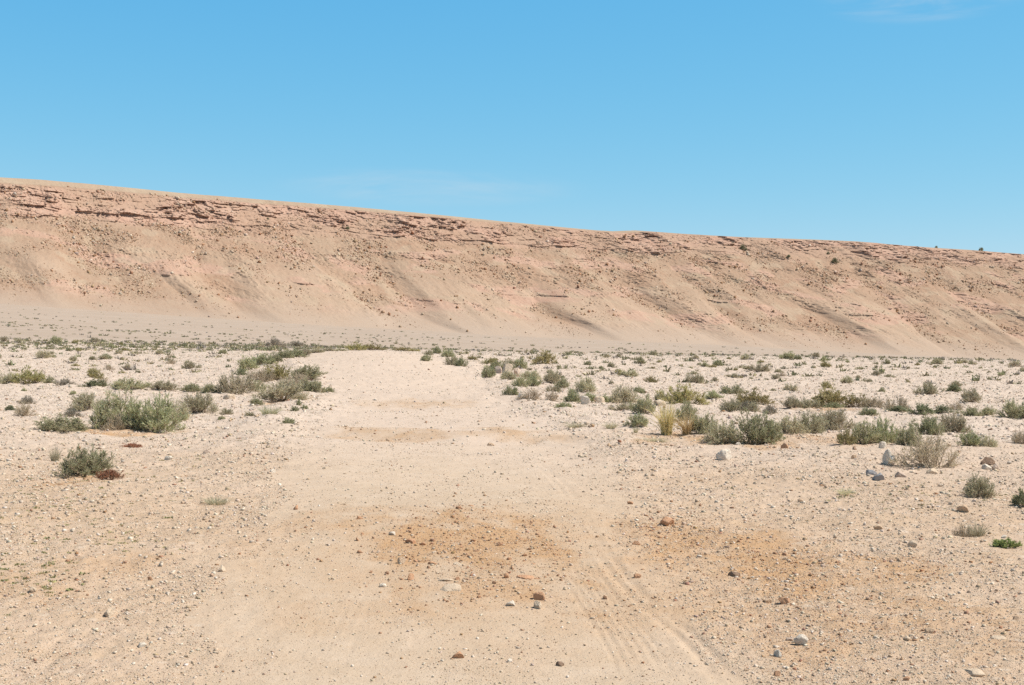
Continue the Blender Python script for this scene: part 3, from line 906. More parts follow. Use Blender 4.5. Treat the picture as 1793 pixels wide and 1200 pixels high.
def plant(kind, x, y, w, h, label, cat='shrub', group=None, parts=True, z=None, rz=None):
    """one plant w metres wide and h metres high standing at x, y"""
    k = _pick.get(kind, 0); _pick[kind] = k + 1
    mb, mf, mw, ext = KIND[kind][k % len(KIND[kind])]
    sc = (w / ext[0], w / ext[0] * random.uniform(0.85, 1.1), h / ext[1])
    a = random.uniform(0, 6.28) if rz is None else rz
    zz_ = gz(x, y) - 0.012 if z is None else z
    if parts and mb is not None:
        e = link(NAME[kind], None)
        b = link('branches', mb, e); f = link('foliage', mf, e)
    else:
        e = link(NAME[kind], mw)
    e.location = (x, y, zz_); e.scale = sc; e.rotation_euler = (0, 0, a)
    return tag(e, label, cat, group)


def plant_px(kind, u0, u1, v0, v1, label, cat='shrub', group=None):
    """the plant that covers columns u0-u1 and stands on row v1, its top on row v0"""
    x, y = pix((u0 + u1) / 2, v1)
    w = (u1 - u0) / F * y * 1.10
    y2 = y + min(w * 0.30, 0.3); x2 = x * y2 / y
    h = max((v1 - v0) / F * y * 0.97, 0.05)
    return plant(kind, x2, y2, w, h, label, cat, group, parts=(u1 - u0) >= 14)


G_LROW = ('low green shrub in the ragged row along the left edge of the track', 'roadside shrubs left of the track')
G_RROW = ('small green shrub in the belt along the right edge of the track', 'roadside shrubs right of the track')
G_LP = ('small dusty shrub dotted on the pale stony plain left of the track', 'small shrubs on the stony plain left')
G_RP = ('small dusty shrub dotted on the pale stony plain right of the track', 'small shrubs on the stony plain right')
G_RB = ('mid-size grey-green shrub in the belt of scrub right of the track', 'scrub belt shrubs on the right')

PLANTS = [
    # left of the track
    ('green', 104, 194, 788, 836, 'lone rounded grey-green shrub nearest the camera on the left, rusty weeds at its foot'),
    ('red', 172, 212, 822, 838, 'rust-red low dry weed at the right foot of the lone left shrub'),
    ('tuft', 86, 106, 781, 808, 'thin wispy sprig just left of the lone rounded shrub'),
    ('red', 215, 248, 775, 784, 'tiny reddish dry weed on bare ground right of the lone shrub'),
    ('green', 60, 158, 730, 756, 'low wide dark green shrub at the left end of the big left clump'),
    ('green', 163, 240, 682, 752, 'tall bushy green shrub on the left side of the big left clump'),
    ('green', 228, 314, 696, 756, 'broad green shrub in the middle of the big left clump'),
    ('sage', 284, 328, 702, 738, 'grey-green shrub on the right shoulder of the big left clump'),
    ('dry', 186, 228, 724, 755, 'bleached tan dead shrub at the front of the big left clump'),
    ('sage', 132, 174, 690, 720, 'small rounded shrub behind the big left clump'),
    ('sage', 321, 378, 692, 726, 'airy olive-grey shrub standing apart at the right of the big left clump'),
    ('grey', 104, 144, 716, 730, 'pale lilac-grey dead cushion behind the low wide green shrub'),
    ('dark', 10, 28, 709, 720, 'small blackish shrub near the left edge, beside a dry grey one'),
    ('dry', 20, 62, 703, 729, 'dry tan-grey shrub near the left edge, right of a blackish one'),
    ('grey', 36, 60, 692, 708, 'grey twiggy shrub just behind the dry tan one by the left edge'),
    ('olive', 28, 74, 644, 673, 'rounded yellow-green shrub on the plain near the left edge'),
    ('sage', -6, 28, 652, 673, 'grey shrub cut by the left edge beside the yellow-green one'),
    ('green', 78, 98, 659, 672, 'small dark green shrub between the yellow-green one and a grey mat'),
    ('grey', 94, 130, 662, 676, 'flat grey mat of a shrub right of the yellow-green one'),
    ('olive', 152, 178, 643, 664, 'loose olive-tan shrub behind a dark low mat on the left plain'),
    ('dark', 144, 188, 665, 679, 'dark low mat in front of the loose olive-tan shrub'),
    ('dry', 172, 190, 660, 672, 'small tan dead shrub beside the dark low mat'),
    ('green', 198, 256, 665, 683, 'long low dark green shrub behind the big left clump'),
    ('sage', 262, 312, 668, 685, 'long low grey shrub, middle of the low line behind the big left clump'),
    ('green', 316, 352, 673, 687, 'dark flat shrub at the right end of the low line behind the left clump'),
    ('green', 354, 380, 673, 689, 'compact dark shrub just left of the airy grey roadside bush'),
    ('sage', 384, 438, 655, 691, 'airy silvery shrub at the outer side of the left roadside thicket'),
    ('dark', 410, 431, 646, 658, 'round blackish shrub at the back of the left roadside thicket'),
    ('green', 413, 452, 624, 648, 'green shrub behind the left roadside thicket, in the row to the crest'),
    ('green', 440, 482, 620, 640, 'green shrub second in the row climbing towards the crest'),
    ('dry', 436, 472, 644, 669, 'brown twiggy dead shrub inside the left roadside thicket'),
    ('olive', 462, 506, 637, 666, 'tall olive-brown shrub at the top of the left roadside thicket'),
    ('dry', 500, 542, 656, 678, 'straw-pale dead shrub in the middle of the left roadside thicket'),
    ('green', 512, 562, 644, 668, 'green shrub at the back right of the left roadside thicket'),
    ('green', 438, 465, 667, 687, 'small dense green shrub at the left foot of the roadside thicket'),
    ('sage', 462, 526, 669, 706, 'largest blue-green shrub at the front of the left roadside thicket'),
    ('green', 518, 566, 668, 693, 'green shrub front right in the left roadside thicket'),
    ('green', 564, 587, 677, 690, 'small green shrub at the very edge of the track, tip of the thicket'),
    ('green', 435, 461, 698, 713, 'small tidy green shrub in front of the left roadside thicket'),
    ('tuft', 453, 491, 720, 737, 'sprawling thin green shrub on gravel in front of the left thicket'),
    ('green', 494, 517, 734, 746, 'tiny green cushion nearest the camera in front of the left thicket'),
    ('green', 508, 524, 712, 722, *G_LROW), ('green', 518, 528, 704, 716, *G_LROW), ('green', 526, 541, 711, 720, *G_LROW),
    ('sage', 386, 406, 715, 727, *G_LROW), ('green', 380, 396, 727, 735, *G_LROW), ('sage', 428, 446, 724, 733, *G_LROW),
    ('green', 472, 494, 619, 636, *G_LROW), ('green', 486, 516, 613, 629, *G_LROW), ('green', 503, 535, 612, 626, *G_LROW),
    ('sage', 518, 548, 610, 622, *G_LROW), ('sage', 542, 568, 610, 618, *G_LROW), ('sage', 566, 590, 609, 615, *G_LROW),
    ('sage', 586, 606, 610, 615, *G_LROW),
    ('olive', 606, 640, 600, 614, 'yellow-green bush on the skyline of the track crest'),
    ('olive', 636, 668, 603, 614, 'low olive bush on the crest right of the yellow-green one'),
    ('olive', 690, 716, 608, 615, 'low olive mat on the crest near the right edge of the track'),
    ('olive', 712, 736, 609, 616, 'smaller olive mat at the right end of the track crest'),
    ('grey', 463, 500, 592, 608, 'purplish grey leafless bush beyond the row left of the crest'),
    ('grey', 508, 530, 597, 607, 'small purplish grey bush left of the track crest'),
    # right of the track
    ('green', 758, 773, 606, 620, *G_RROW), ('green', 772, 798, 612, 627, *G_RROW), ('sage', 780, 802, 622, 640, *G_RROW), ('green', 796, 818, 627, 643, *G_RROW),
    ('green', 737, 756, 620, 633, *G_RROW), ('sage', 741, 760, 613, 622, *G_RROW), ('green', 842, 866, 643, 663, *G_RROW), ('green', 857, 879, 631, 648, *G_RROW),
    ('green', 877, 900, 632, 651, *G_RROW), ('green', 898, 923, 627, 646, *G_RROW), ('olive', 848, 870, 626, 638, *G_RROW), ('sage', 876, 902, 654, 669, *G_RROW),
    ('sage', 914, 946, 648, 666, *G_RROW), ('green', 898, 926, 662, 681, *G_RROW), ('green', 918, 948, 657, 677, *G_RROW), ('green', 882, 906, 677, 696, *G_RROW),
    ('dry', 909, 947, 683, 706, 'straw-brown dead shrub first in the belt right of the track'),
    ('sage', 950, 984, 649, 672, *G_RROW), ('green', 974, 997, 661, 679, *G_RROW), ('sage', 956, 981, 674, 687, *G_RROW),
    ('dry', 957, 978, 684, 706, 'small dead brown shrub second in the belt right of the track'),
    ('sage', 1004, 1045, 659, 689, 'tall rounded olive-grey shrub rising from the right roadside belt'),
    ('green', 985, 1018, 682, 706, *G_RROW), ('green', 1018, 1048, 687, 705, *G_RROW), ('green', 1044, 1073, 690, 706, *G_RROW),
    ('sage', 1068, 1112, 672, 706, 'broad olive-grey shrub right of the tall rounded one in the belt'),
    ('green', 1106, 1148, 694, 726, 'blue-green feathery shrub left of the golden grass clump'),
    ('sage', 1076, 1108, 704, 719, *G_RROW), ('green', 972, 1002, 704, 716, *G_RROW),
    ('tuft', 990, 1024, 742, 754, 'low green tuft alone on gravel between the track and the golden grass'),
    ('tuft', 1056, 1084, 743, 757, 'low green tuft left of the small round shrub by the golden grass'),
    ('green', 1096, 1135, 728, 752, 'small round green shrub in front left of the golden grass clump'),
    ('tuft', 1108, 1118, 750, 764, 'tiny upright sprig below the small round shrub'),
    ('tuft', 1118, 1172, 769, 778, 'thin flat green weed sprawling in front of the golden grass'),
    ('olive', 1170, 1226, 672, 708, 'tall yellow-brown shrub behind the golden grass clump'),
    ('gold', 1146, 1188, 703, 764, 'tall upright clump of golden dry grass right of the track', 'grass'),
    ('gold', 1180, 1226, 722, 763, 'drooping yellow grass on the right side of the golden clump', 'grass'),
    ('green', 1184, 1218, 703, 738, 'dark blue-green shrub directly behind the golden grass'),
    ('green', 1206, 1256, 728, 762, 'dark dense shrub just right of the golden grass'),
    ('green', 1106, 1130, 676, 690, *G_RROW), ('sage', 1142, 1172, 682, 704, *G_RROW),
    ('sage', 1234, 1296, 738, 777, 'grey twiggy shrub between the dark dense one and the big dark one'),
    ('green', 1288, 1366, 719, 778, 'biggest dark green shrub at the front of the right scrub belt'),
    ('sage', 1355, 1412, 729, 761, 'grey-green shrub right of the biggest dark one'),
    ('sage', 1396, 1446, 722, 760, 'broad grey-green shrub, middle of three right of the biggest dark one'),
    ('sage', 1438, 1487, 718, 754, 'airy grey-green shrub, last of three right of the biggest dark one'),
    ('sage', 1264, 1300, 697, 722, *G_RB), ('grey', 1290, 1318, 702, 722, *G_RB),
    ('sage', 1298, 1332, 703, 722, *G_RB),
    ('grey', 1336, 1362, 708, 725, 'whitish grey dead cushion behind the biggest dark green shrub'),
    ('olive', 1290, 1346, 681, 710, 'straw and olive shrub behind the biggest dark green shrub'),
    ('green', 1264, 1302, 673, 691, 'dark green shrub on the plain above the straw and olive one'),
    ('green', 1234, 1262, 684, 699, 'small dark green shrub left of the straw and olive one'),
    ('sage', 1370, 1400, 695, 716, *G_RB), ('sage', 1394, 1428, 696, 716, *G_RB),
    ('olive', 1424, 1482, 680, 713, 'round bright olive-green bush at the back of the right scrub belt'),
    ('green', 1440, 1478, 704, 716, *G_RB),
    ('olive', 1482, 1518, 692, 714, 'yellowish shrub right of the bright olive bush'),
    ('dry', 1512, 1542, 694, 715, 'brown dead shrub right of the yellowish one'),
    ('dry', 1548, 1594, 694, 719, 'tan dead shrub with a dark mat at its foot, back of the right belt'),
    ('dark', 1556, 1590, 711, 722, 'dark mat at the foot of a tan dead shrub in the right belt'),
    ('green', 1506, 1537, 713, 728, *G_RB), ('dark', 1594, 1636, 709, 727, 'dark grey low shrub, middle of the back line on the right'),
    ('dark', 1638, 1668, 710, 724, 'dark low shrub below a brown dead one in the back line'),
    ('dry', 1660, 1686, 702, 720, 'brown dead shrub in the back line on the right'),
    ('green', 1682, 1718, 710, 729, *G_RB), ('green', 1718, 1742, 712, 728, *G_RB),
    ('green', 1750, 1808, 702, 733, 'dense dark green shrub cut by the right edge of the picture'),
    ('sage', 1608, 1638, 670, 692, 'upright olive shrub on the plain right, left of a dark flat one'),
    ('dark', 1656, 1682, 674, 687, 'dark flat shrub on the plain on the right'),
    ('sage', 1680, 1718, 681, 706, 'grey-green shrub below the dark flat one on the right plain'),
    ('olive', 1466, 1494, 748, 780, 'pale yellow-grey shrub at the left foot of a dark pair'),
    ('green', 1490, 1534, 736, 778, 'left one of a dark green pair in the right scrub belt'),
    ('green', 1528, 1570, 732, 776, 'right one of a dark green pair in the right scrub belt'),
    ('green', 1564, 1614, 746, 781, 'green shrub right of the dark pair, behind the dead bleached bush'),
    ('green', 1602, 1648, 728, 762, 'green shrub directly above the dead bleached bush'),
    ('sage', 1640, 1698, 721, 759, 'wide olive-green shrub above and right of the dead bleached bush'),
    ('dry', 1582, 1678, 758, 821, 'large bleached dead twiggy bush beside the white boulder', 'bush'),
    ('green', 1678, 1718, 753, 781, 'green shrub on bare ground right of the dead bleached bush'),
    ('sage', 1714, 1747, 762, 784, 'small grey shrub at the right end of the front scrub line'),
    ('dry', 1774, 1802, 751, 778, 'tan dead shrub cut by the right edge'),
    ('sage', 1690, 1736, 834, 872, 'lone flaring shrub on open gravel at the right, one dark stem'),
    ('dark', 1770, 1822, 855, 890, 'dark shrub cut by the right edge, nearest the camera on that side'),
    ('dry', 1674, 1694, 914, 940, 'small brown dry sprig left of a green tuft, lower right'),
    ('tuft', 1690, 1728, 913, 940, 'small grey-green tuft on sand, lower right'),
    ('fresh', 1742, 1778, 944, 959, 'bright green leafy herb on the ground, lower right', 'herb'),
    ('tuft', 355, 402, 869, 884, 'flat dry tuft alone on the gravel left of the track'),
    ('tuft', 1462, 1498, 854, 867, 'flat thin green tuft on open gravel right of the track'),
]
for p in PLANTS:
    if len(p) == 7 and p[6] not in ('grass', 'bush', 'herb'):
        plant_px(*p[:6], 'shrub', p[6])
    else:
        plant_px(*p[:6], *(p[6:7] or ('shrub',)))

# small shrubs dotted over the plain: the ones read off the photograph, then more of the same
LP = [(166, 599, 16), (97, 601, 18), (33, 600, 12), (75, 628, 26), (186, 629, 19), (223, 647, 16), (279, 621, 16), (334, 646, 24), (128, 650, 15), (241, 653, 12),
      (304, 628, 10), (16, 640, 9), (161, 631, 10), (131, 630, 9), (208, 621, 13), (90, 620, 10), (137, 616, 9), (120, 615, 9), (42, 684, 12), (128, 690, 12), (8, 598, 14)]
RP = [(998, 620, 8), (1063, 626, 13), (1083, 626, 10), (1154, 636, 9), (1120, 637, 20), (1217, 629, 11), (1143, 622, 17), (1029, 639, 15), (953, 637, 36), (1052, 646, 12),
      (1216, 671, 33), (1139, 670, 22), (1257, 641, 20), (1305, 630, 20), (1330, 651, 30), (1332, 635, 12), (1380, 629, 28), (1397, 630, 14), (1429, 626, 14), (1442, 632, 14),
      (1446, 643, 20), (1424, 645, 8), (1359, 665, 15), (1484, 635, 10), (1534, 638, 10), (1534, 658, 16), (1640, 638, 20), (1678, 637, 11), (1702, 639, 12), (1754, 637, 7),
      (1777, 640, 16), (1717, 646, 8), (1710, 660, 10), (1732, 653, 8), (1553, 638, 12), (1252, 668, 14), (1384, 686, 22), (1544, 687, 14), (1315, 664, 8), (1607, 640, 9), (1590, 646, 8)]
for (u, v, w) in LP:
    x, y = pix(u, v)
    plant(random.choice(('sage', 'green', 'sage', 'olive')), x, y, w / F * y, w / F * y * random.uniform(0.45, 0.7), G_LP[0], 'shrub', G_LP[1], parts=w >= 14)
for (u, v, w) in RP:
    x, y = pix(u, v)
    plant(random.choice(('sage', 'green', 'green', 'sage', 'olive')), x, y, w / F * y, w / F * y * random.uniform(0.45, 0.7), G_RP[0], 'shrub', G_RP[1], parts=w >= 14)
cnt = 0
while cnt < 95:
    left = random.random() < 0.45
    u = random.uniform(-20, 540) if left else random.uniform(760, 1810)
    v = (598 if left else 622 + 0.008 * (u - 760)) + abs(random.gauss(0, 24)) + 3
    if v > 690 or (left and u > 400 and v > 618):
        continue
    x, y = pix(u, v)
    if road_mask(np.array([x]), np.array([y]))[0] > 0.1 or y > 155:
        continue
    w = min(random.uniform(0.22, 0.5) * random.uniform(0.8, 1.5), 0.8)
    g = G_LP if left else G_RP
    plant(random.choice(('sage', 'sage', 'green', 'olive', 'dry')), x, y, w, w * random.uniform(0.4, 0.65), g[0], 'shrub', g[1], parts=False)
    cnt += 1


# far scrub that reads as a haze of dots, and sparse weeds on the near ground: nobody could count them
def scrub_stuff(name, XY, size, tall, cols, label, per=14, zf=None):
    n = len(XY)
    zb = ground_z(XY[:, 0], XY[:, 1])
    c = np.stack([XY[:, 0], XY[:, 1], zb], -1)
    ctr = np.repeat(c, per, 0); s = np.repeat(size, per); tl = np.repeat(tall, per)
    m = len(ctr)
    off = rng.normal(0, 0.28, (m, 3)) * np.stack([s, s, 0 * s], -1)
    p0 = ctr + off
    d = unit(rng.normal(0, 0.55, (m, 3)) + off / (s[:, None] + 1e-6) + np.array([0, 0, 1.0]))
    d[:, 2] = np.abs(d[:, 2])
    side = unit(np.cross(d, rng.normal(0, 1, (m, 3))))
    l = (s * tl * rng.uniform(0.6, 1.2, m))[:, None]; w = (s * 0.13 * rng.uniform(0.6, 1.4, m))[:, None]
    V = np.stack([p0 - side * w, p0 + side * w, p0 + d * l + side * w * 0.3, p0 + d * l - side * w * 0.3], 1).reshape(-1, 3)
    C = np.repeat(np.repeat(cols, per, 0) * rng.uniform(0.75, 1.25, (m, 1)), 4, 0)
    C = np.concatenate([C, np.ones((len(C), 1))], 1)
    me = mesh_np(name, V, np.arange(4 * m).reshape(m, 4), [M_WEED], False, {'tint': ('FLOAT_COLOR', C)})
    tag(link(name, me), label, name.replace('_', ' '), kind='stuff')


M_WEED, _nt, _b = mat_base('weed_leaf', 0.85, 0.15)
_nt.links.new(attr(_nt, 'tint').outputs['Color'], _b.inputs['Base Color'])
GREENS = np.array([(0.26, 0.25, 0.14), (0.31, 0.28, 0.165), (0.37, 0.32, 0.19), (0.23, 0.23, 0.135), (0.36, 0.31, 0.26)])
pts, szs = [], []
while len(pts) < 4200:
    th = random.uniform(-0.40, 0.40); u = 896.5 + F * math.tan(th)
    k = random.random()
    if k < 0.42 and u < 620:            # belt on the lip left of the track
        Yv = random.uniform(105, 165)
    elif k < 0.75:
        Yv = 150 + abs(random.gauss(0, 1)) * np.interp(u, [0, 800, 1793], [170, 130, 90])
    else:
        Yv = random.uniform(60, 150) if random.random() < 0.5 else random.uniform(130, 260)
    x_ = Yv * math.tan(th)
    if Yv < 100 and road_mask(np.array([x_]), np.array([Yv]))[0] > 0.02:
        continue
    if Yv > 165 and perlin(np.array([x_ / 60]), np.array([Yv / 22]), 91)[0] < random.uniform(-0.25, 0.35):
        continue
    pts.append((x_, Yv)); szs.append(random.uniform(0.15, 0.5) * (0.8 + Yv / 700))
pts = np.array(pts); szs = np.array(szs)
scrub_stuff('distant_scrub', pts, szs, rng.uniform(0.35, 0.7, len(pts)), GREENS[rng.integers(0, 5, len(pts))],
            'tiny dusty scrub plants speckling the far plain below the escarpment', 14)
# sparse green weeds on the near ground
wp = []
for (uc, vc, su, sv, n) in ((120, 900, 120, 40, 90), (60, 1010, 50, 25, 60), (260, 800, 110, 12, 55), (200, 945, 60, 12, 35), (500, 730, 60, 10, 50), (1500, 860, 130, 18, 70),
                            (1640, 880, 120, 14, 50), (1120, 770, 60, 8, 30), (60, 880, 60, 30, 40), (330, 740, 70, 12, 40), (980, 725, 60, 10, 20), (240, 830, 60, 14, 40)):
    for _ in range(n):
        u, v = random.gauss(uc, su), random.gauss(vc, sv)
        if v < 640 or v > 1150: continue
        wp.append(pix(u, v))
wp = np.array(wp)
scrub_stuff('sparse_weeds', wp, rng.uniform(0.02, 0.065, len(wp)), rng.uniform(0.12, 0.28, len(wp)),
            np.array([(0.34, 0.32, 0.15), (0.40, 0.34, 0.18), (0.28, 0.28, 0.13)])[rng.integers(0, 3, len(wp))],
            'thin flat green weeds scattered on the gravel beside the track', 16)

# dark bushes on the cliff
def on_cliff(u, v):
    j = int(np.argmin(np.abs(US - u)))
    vv = yh(u) - (SCZ[:, j] - EYE) / SCY[:, j] * F
    i = int(np.argmin(np.abs(vv[:430] - v)))
    return SCX[i, j], SCY[i, j], SCZ[i, j]


for (u, v, w, lab) in ((1236, 437, 13, 'dark green bush on the cliff ledge, left of the deep notch'), (1288, 450, 7, 'tiny dark bush on the cliff between two larger ones'),
                       (1367, 459, 12, 'dark green bush under the cliff just left of the deep notch'), (1376, 444, 6, 'tiny dark bush above the bush by the deep notch'),
                       (1716, 438, 8, 'dark bush on the skyline of the ridge far right'), (563, 401, 7, 'tiny dark bush under the cliff ledges on the left'),
                       (1637, 432, 5, 'tiny dark bush on the skyline left of the one far right'), (1225, 428, 6, 'small dark bush above the ledge bush on the cliff'), (434, 384, 5, 'dark speck of a bush under the leftmost big ledges')):
    x, y, z = on_cliff(u, v)
    w_ = w / F * y
    plant('dark', x, y - 0.5, w_, w_ * 0.75, lab, 'bush', None, False, z - 0.2)


# ------------------------------------------------------------------ stones one can point at
def ico(sub):
    import bmesh
    bm = bmesh.new(); bmesh.ops.create_icosphere(bm, subdivisions=sub, radius=1.0)
    v = np.array([q.co[:] for q in bm.verts]); f = np.array([[q.index for q in p.verts] for p in bm.faces]); bm.free()
    return v, f


IV, IF = ico(4)


def rock_mesh(seed, flat):
    R = np.random.default_rng(seed)
    v = IV.copy()
    for k in range(R.integers(9, 15)):
        n = unit(R.normal(0, 1, 3)); d = R.uniform(0.5, 0.85)
        v = v - n * np.maximum(v @ n - d, 0)[:, None] * 0.97
    nz_ = fbm(v[:, 0] * 2.3 + seed, v[:, 1] * 2.3 + v[:, 2] * 1.7, 4, seed)
    v = v * (1 + 0.08 * nz_[:, None])
    v[:, 1] *= R.uniform(0.65, 0.95); v[:, 2] *= flat
    v[:, :2] -= (v[:, :2].max(0) + v[:, :2].min(0)) / 2
    v /= (v[:, 0].max() - v[:, 0].min())
    v[:, 2] -= v[:, 2].min() * 0.62
    return mesh_np('stone', v, IF, [M_ROCK], False)


ROCKS = [rock_mesh(400 + i, 0.85) for i in range(7)]
FLATS = [rock_mesh(420 + i, 0.42) for i in range(5)]


def stone(x, y, w, col, label, group=None, flat=False, cat='stone', name='stone', hs_=0.8):
    o = link(name, random.choice(FLATS if flat else ROCKS))
    o.location = (x, y, gz(x, y) - (0.05 if cat == 'boulder' else 0.10) * w)
    o.scale = (w, w * random.uniform(0.8, 1.1), w * hs_ * random.uniform(0.9, 1.15))
    o.rotation_euler = (random.gauss(0, 0.12), random.gauss(0, 0.12), random.uniform(0, 6.28))
    o.color = (*col, 1)
    return tag(o, label, cat, group)


WHITE, CREAM, TAN, REDB, BLUE, DARK, PINK = (0.76, 0.67, 0.56), (0.68, 0.54, 0.40), (0.62, 0.45, 0.31), (0.60, 0.345, 0.205), (0.33, 0.335, 0.35), (0.30, 0.20, 0.14), (0.58, 0.45, 0.36)
HERO = [
    (1269, 806, 30, WHITE, 'large white rounded boulder on sand in front of the biggest dark shrub', 'boulder', False),
    (1560, 816, 34, WHITE, 'large white boulder with dark left side beside the dead bleached bush', 'boulder', False),
    (1526, 833, 20, BLUE, 'blue-grey stone, upper one of a pair below the white boulder', 'stone', False),
    (1540, 842, 20, BLUE, 'blue-grey pointed stone, lower one of a pair below the white boulder', 'stone', False),
    (1578, 837, 20, PINK, 'pinkish stone right of the blue-grey pair', 'stone', False),
    (1634, 829, 28, CREAM, 'pale flat stone in front of the dead bleached bush', 'stone', True),
    (1732, 815, 26, DARK, 'dark stone at the top of a small heap by the right edge', 'stone', False),
    (1728, 822, 16, WHITE, 'white stone in the small heap by the right edge', 'stone', False),
    (1744, 822, 20, PINK, 'grey-pink angular stone in the small heap by the right edge', 'stone', False),
    (1688, 898, 20, TAN, 'single tan block with a dark left face on the right gravel', 'stone', False),
    (1497, 788, 12, DARK, 'dark stone between the scrub belt and the large white boulder', 'stone', False),
    (1495, 805, 12, TAN, 'brown stone left of the large white boulder by the dead bush', 'stone', False),
    (1545, 787, 16, WHITE, 'white chip standing behind the white boulder by the dead bush', 'stone', False),
    (1374, 784, 14, REDB, 'dark red stone at the right foot of the biggest dark shrub', 'stone', False),
    (1428, 800, 12, CREAM, 'cream stone on sand between the two white boulders', 'stone', False),
    (1293, 779, 11, WHITE, 'small white stone under the biggest dark shrub', 'stone', False),
    (873, 658, 20, PINK, 'left pinkish boulder among shrubs at the right edge of the track', 'boulder', False),
    (889, 660, 20, CREAM, 'middle pale boulder among shrubs at the right edge of the track', 'boulder', False),
    (905, 660, 18, PINK, 'brownish boulder at the right of three among the roadside shrubs', 'boulder', False),
    (914, 703, 16, WHITE, 'white stone at the foot of the first dead shrub right of the track', 'stone', False),
    (1025, 707, 22, WHITE, 'white stone under the right roadside belt, left one', 'stone', False),
    (1050, 707, 22, CREAM, 'pale stone under the right roadside belt, right of a white one', 'stone', False),
    (1123, 725, 14, PINK, 'grey-pink stone below the blue-green feathery shrub', 'stone', False),
    (1155, 711, 20, CREAM, 'pale rounded stone behind the golden grass', 'stone', False),
    (475, 703, 18, CREAM, 'pale stone at the foot of the largest shrub in the left thicket', 'stone', False),
    (400, 700, 22, CREAM, 'pale split stone in front of the airy silvery shrub', 'stone', False),
    (280, 756, 20, WHITE, 'white stone at the right foot of the big left clump', 'stone', True),
    (295, 806, 13, WHITE, 'small bright white stone on gravel right of the lone left shrub', 'stone', False),
    (859, 777, 11, TAN, 'single tan stone in the middle of the track', 'stone', False),
    (946, 1052, 24, REDB, 'red-brown angular stone in the track, above a pale one', 'stone', False),
    (942, 1066, 24, CREAM, 'pale stone with a dark left base in the track, below a red-brown one', 'stone', False),
    (895, 1063, 16, WHITE, 'bright white stone left of the red-brown stone in the track', 'stone', False),
    (920, 1013, 32, REDB, 'wide flat red stone with dark front edge in the track', 'stone', True),
    (887, 1013, 14, REDB, 'small upright red stone left of the wide flat red one', 'stone', False),
    (718, 1018, 15, REDB, 'red stone alone at the left of the ochre patch', 'stone', False),
    (670, 1028, 13, WHITE, 'white stone on the left border of the ochre patch', 'stone', False),
    (718, 952, 17, REDB, 'dark red stone near the top left of the ochre patch', 'stone', False),
    (687, 938, 12, WHITE, 'small white stone at the upper left of the ochre patch', 'stone', False),
    (803, 990, 26, CREAM, 'pale flat slab in the middle of the ochre patch', 'slab', True),
    (780, 1018, 34, CREAM, 'long pale slab flush with the track, upper of two', 'slab', True),
    (790, 1037, 42, CREAM, 'long pale slab flush with the track, lower of two', 'slab', True),
    (703, 988, 16, TAN, 'rounded tan stone at the left of the ochre patch', 'stone', False),
    (757, 990, 18, REDB, 'flat red stone beside the pale slab in the ochre patch', 'stone', True),
    (803, 1157, 20, REDB, 'red stone with pointed top near the bottom of the track', 'stone', False),
    (980, 1170, 15, DARK, 'dark stone near the bottom middle of the track', 'stone', False),
    (893, 1163, 12, WHITE, 'small white stone near the bottom middle of the track', 'stone', False),
    (1117, 1013, 14, REDB, 'red stone between the two tyre marks', 'stone', False),
    (1060, 1052, 11, REDB, 'small red stone inside the tyre mark', 'stone', False),
    (1114, 955, 14, REDB, 'red pointed stone right of the tyre marks, upper one', 'stone', False),
    (1166, 921, 26, REDB, 'crumbling red clod right of the track', 'clod', False),
    (1103, 885, 11, REDB, 'small orange stone above the crumbling red clod', 'stone', False),
    (1286, 1010, 22, DARK, 'dark brown stone on pale chips right of the track', 'stone', False),
    (1375, 1062, 22, REDB, 'deep red smooth stone on ochre sand right of the track', 'stone', False),
    (1343, 1058, 17, TAN, 'orange-tan stone just left of the deep red one', 'stone', False),
    (1405, 1134, 24, WHITE, 'white knobbly stone on sand, lower right', 'stone', False),
    (1362, 1155, 20, WHITE, 'white triangular stone on sand, lower right', 'stone', False),
    (1362, 1182, 14, REDB, 'dark red stone with a pale top near the bottom right', 'stone', False),
    (1537, 927, 16, TAN, 'orange stone on gravel at the right', 'stone', False),
    (1601, 960, 17, CREAM, 'pinkish upright stone on gravel at the right', 'stone', False),
    (1630, 1108, 18, TAN, 'orange stone with pale tail, lower right sand', 'stone', False),
    (1590, 1125, 24, CREAM, 'flat pale stone on the lower right sand', 'stone', True),
    (1710, 1183, 66, CREAM, 'broad pale rock slab flush with the sand in the bottom right corner', 'slab', True),
    (1750, 1120, 28, CREAM, 'pale flat slab near the right edge, above the corner slab', 'slab', True),
    (190, 1083, 24, CREAM, 'pale block with a dark left side, lower left gravel', 'stone', False),
    (388, 1003, 18, CREAM, 'pale pyramid stone with a red base left of the track', 'stone', False),
    (262, 1018, 10, REDB, 'small red stone left of the track beside pale gravel', 'stone', False),
    (55, 1040, 16, CREAM, 'pale stone with a red edge by the left border', 'stone', False),
    (248, 1135, 16, WHITE, 'white stone on pale gravel, lower left', 'stone', False),
    (517, 893, 14, REDB, 'reddish stone on the left side of the track', 'stone', False),
    (477, 831, 12, WHITE, 'white stone between two red ones left of the track', 'stone', False),
]
for (u, v, w, c, lab, cat, fl) in HERO:
    x, y = pix(u, v)
    w_ = w / F * y
    stone(x, y + w_ * 0.25, w_, c, lab, None, fl, cat, cat, 0.5 if cat == 'slab' else (1.15 if cat == 'boulder' else 0.95))
GR = {
    'och': ('small red-brown stone on the ochre patch of the track', 'red stones on the ochre patch'),
    'trk': ('small stone lying on the dusty track', 'stones on the track'),
    'l': ('small pale stone on the gravel left of the track', 'stones left of the track'),
    'r': ('small stone on the gravel right of the track', 'stones right of the track'),
}
nst = 0
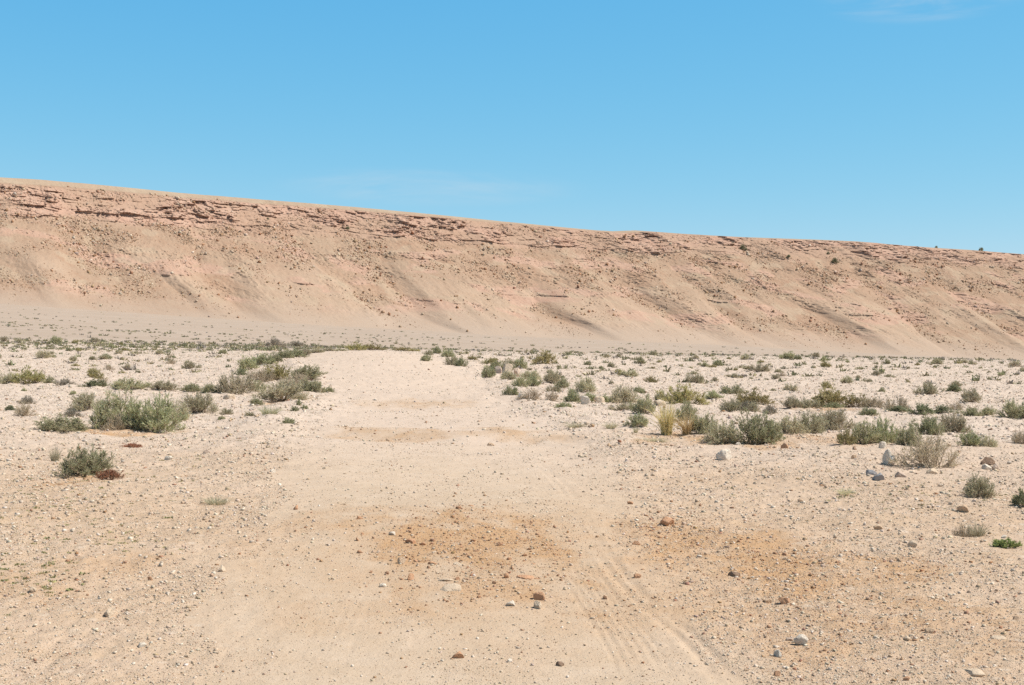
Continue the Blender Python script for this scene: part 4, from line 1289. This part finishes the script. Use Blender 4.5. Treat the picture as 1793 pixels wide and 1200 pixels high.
while nst < 215:
    u = random.uniform(-10, 1803); v = 700 + 500 * random.random() ** 0.8
    if random.random() < 0.36:
        u = random.gauss(820, 100); v = random.gauss(965, 50)
    x, y = pix(u, v)
    X1, Y1 = np.array([x]), np.array([y])
    oc = ochre_mask(X1, Y1)[0]; rm = road_mask(X1, Y1)[0]
    if rm > 0.5 and oc < 0.25 and random.random() < 0.75: continue
    if oc > 0.4 and rm > 0.4: g, c = 'och', random.choice((REDB, REDB, (0.44, 0.25, 0.15)))
    elif rm > 0.5: g, c = 'trk', random.choice((CREAM, TAN, REDB, WHITE))
    elif u < 640: g, c = 'l', random.choice((CREAM, WHITE, CREAM, PINK))
    else: g, c = 'r', random.choice((CREAM, TAN, REDB, WHITE, TAN, PINK))
    wp_ = min(4.8 * random.random() ** -0.42, 12)
    kf = random.uniform(0.86, 1.1)
    c = tuple(q * kf for q in c)
    stone(x, y, wp_ / F * y, c, GR[g][0], GR[g][1], random.random() < 0.3)
    nst += 1
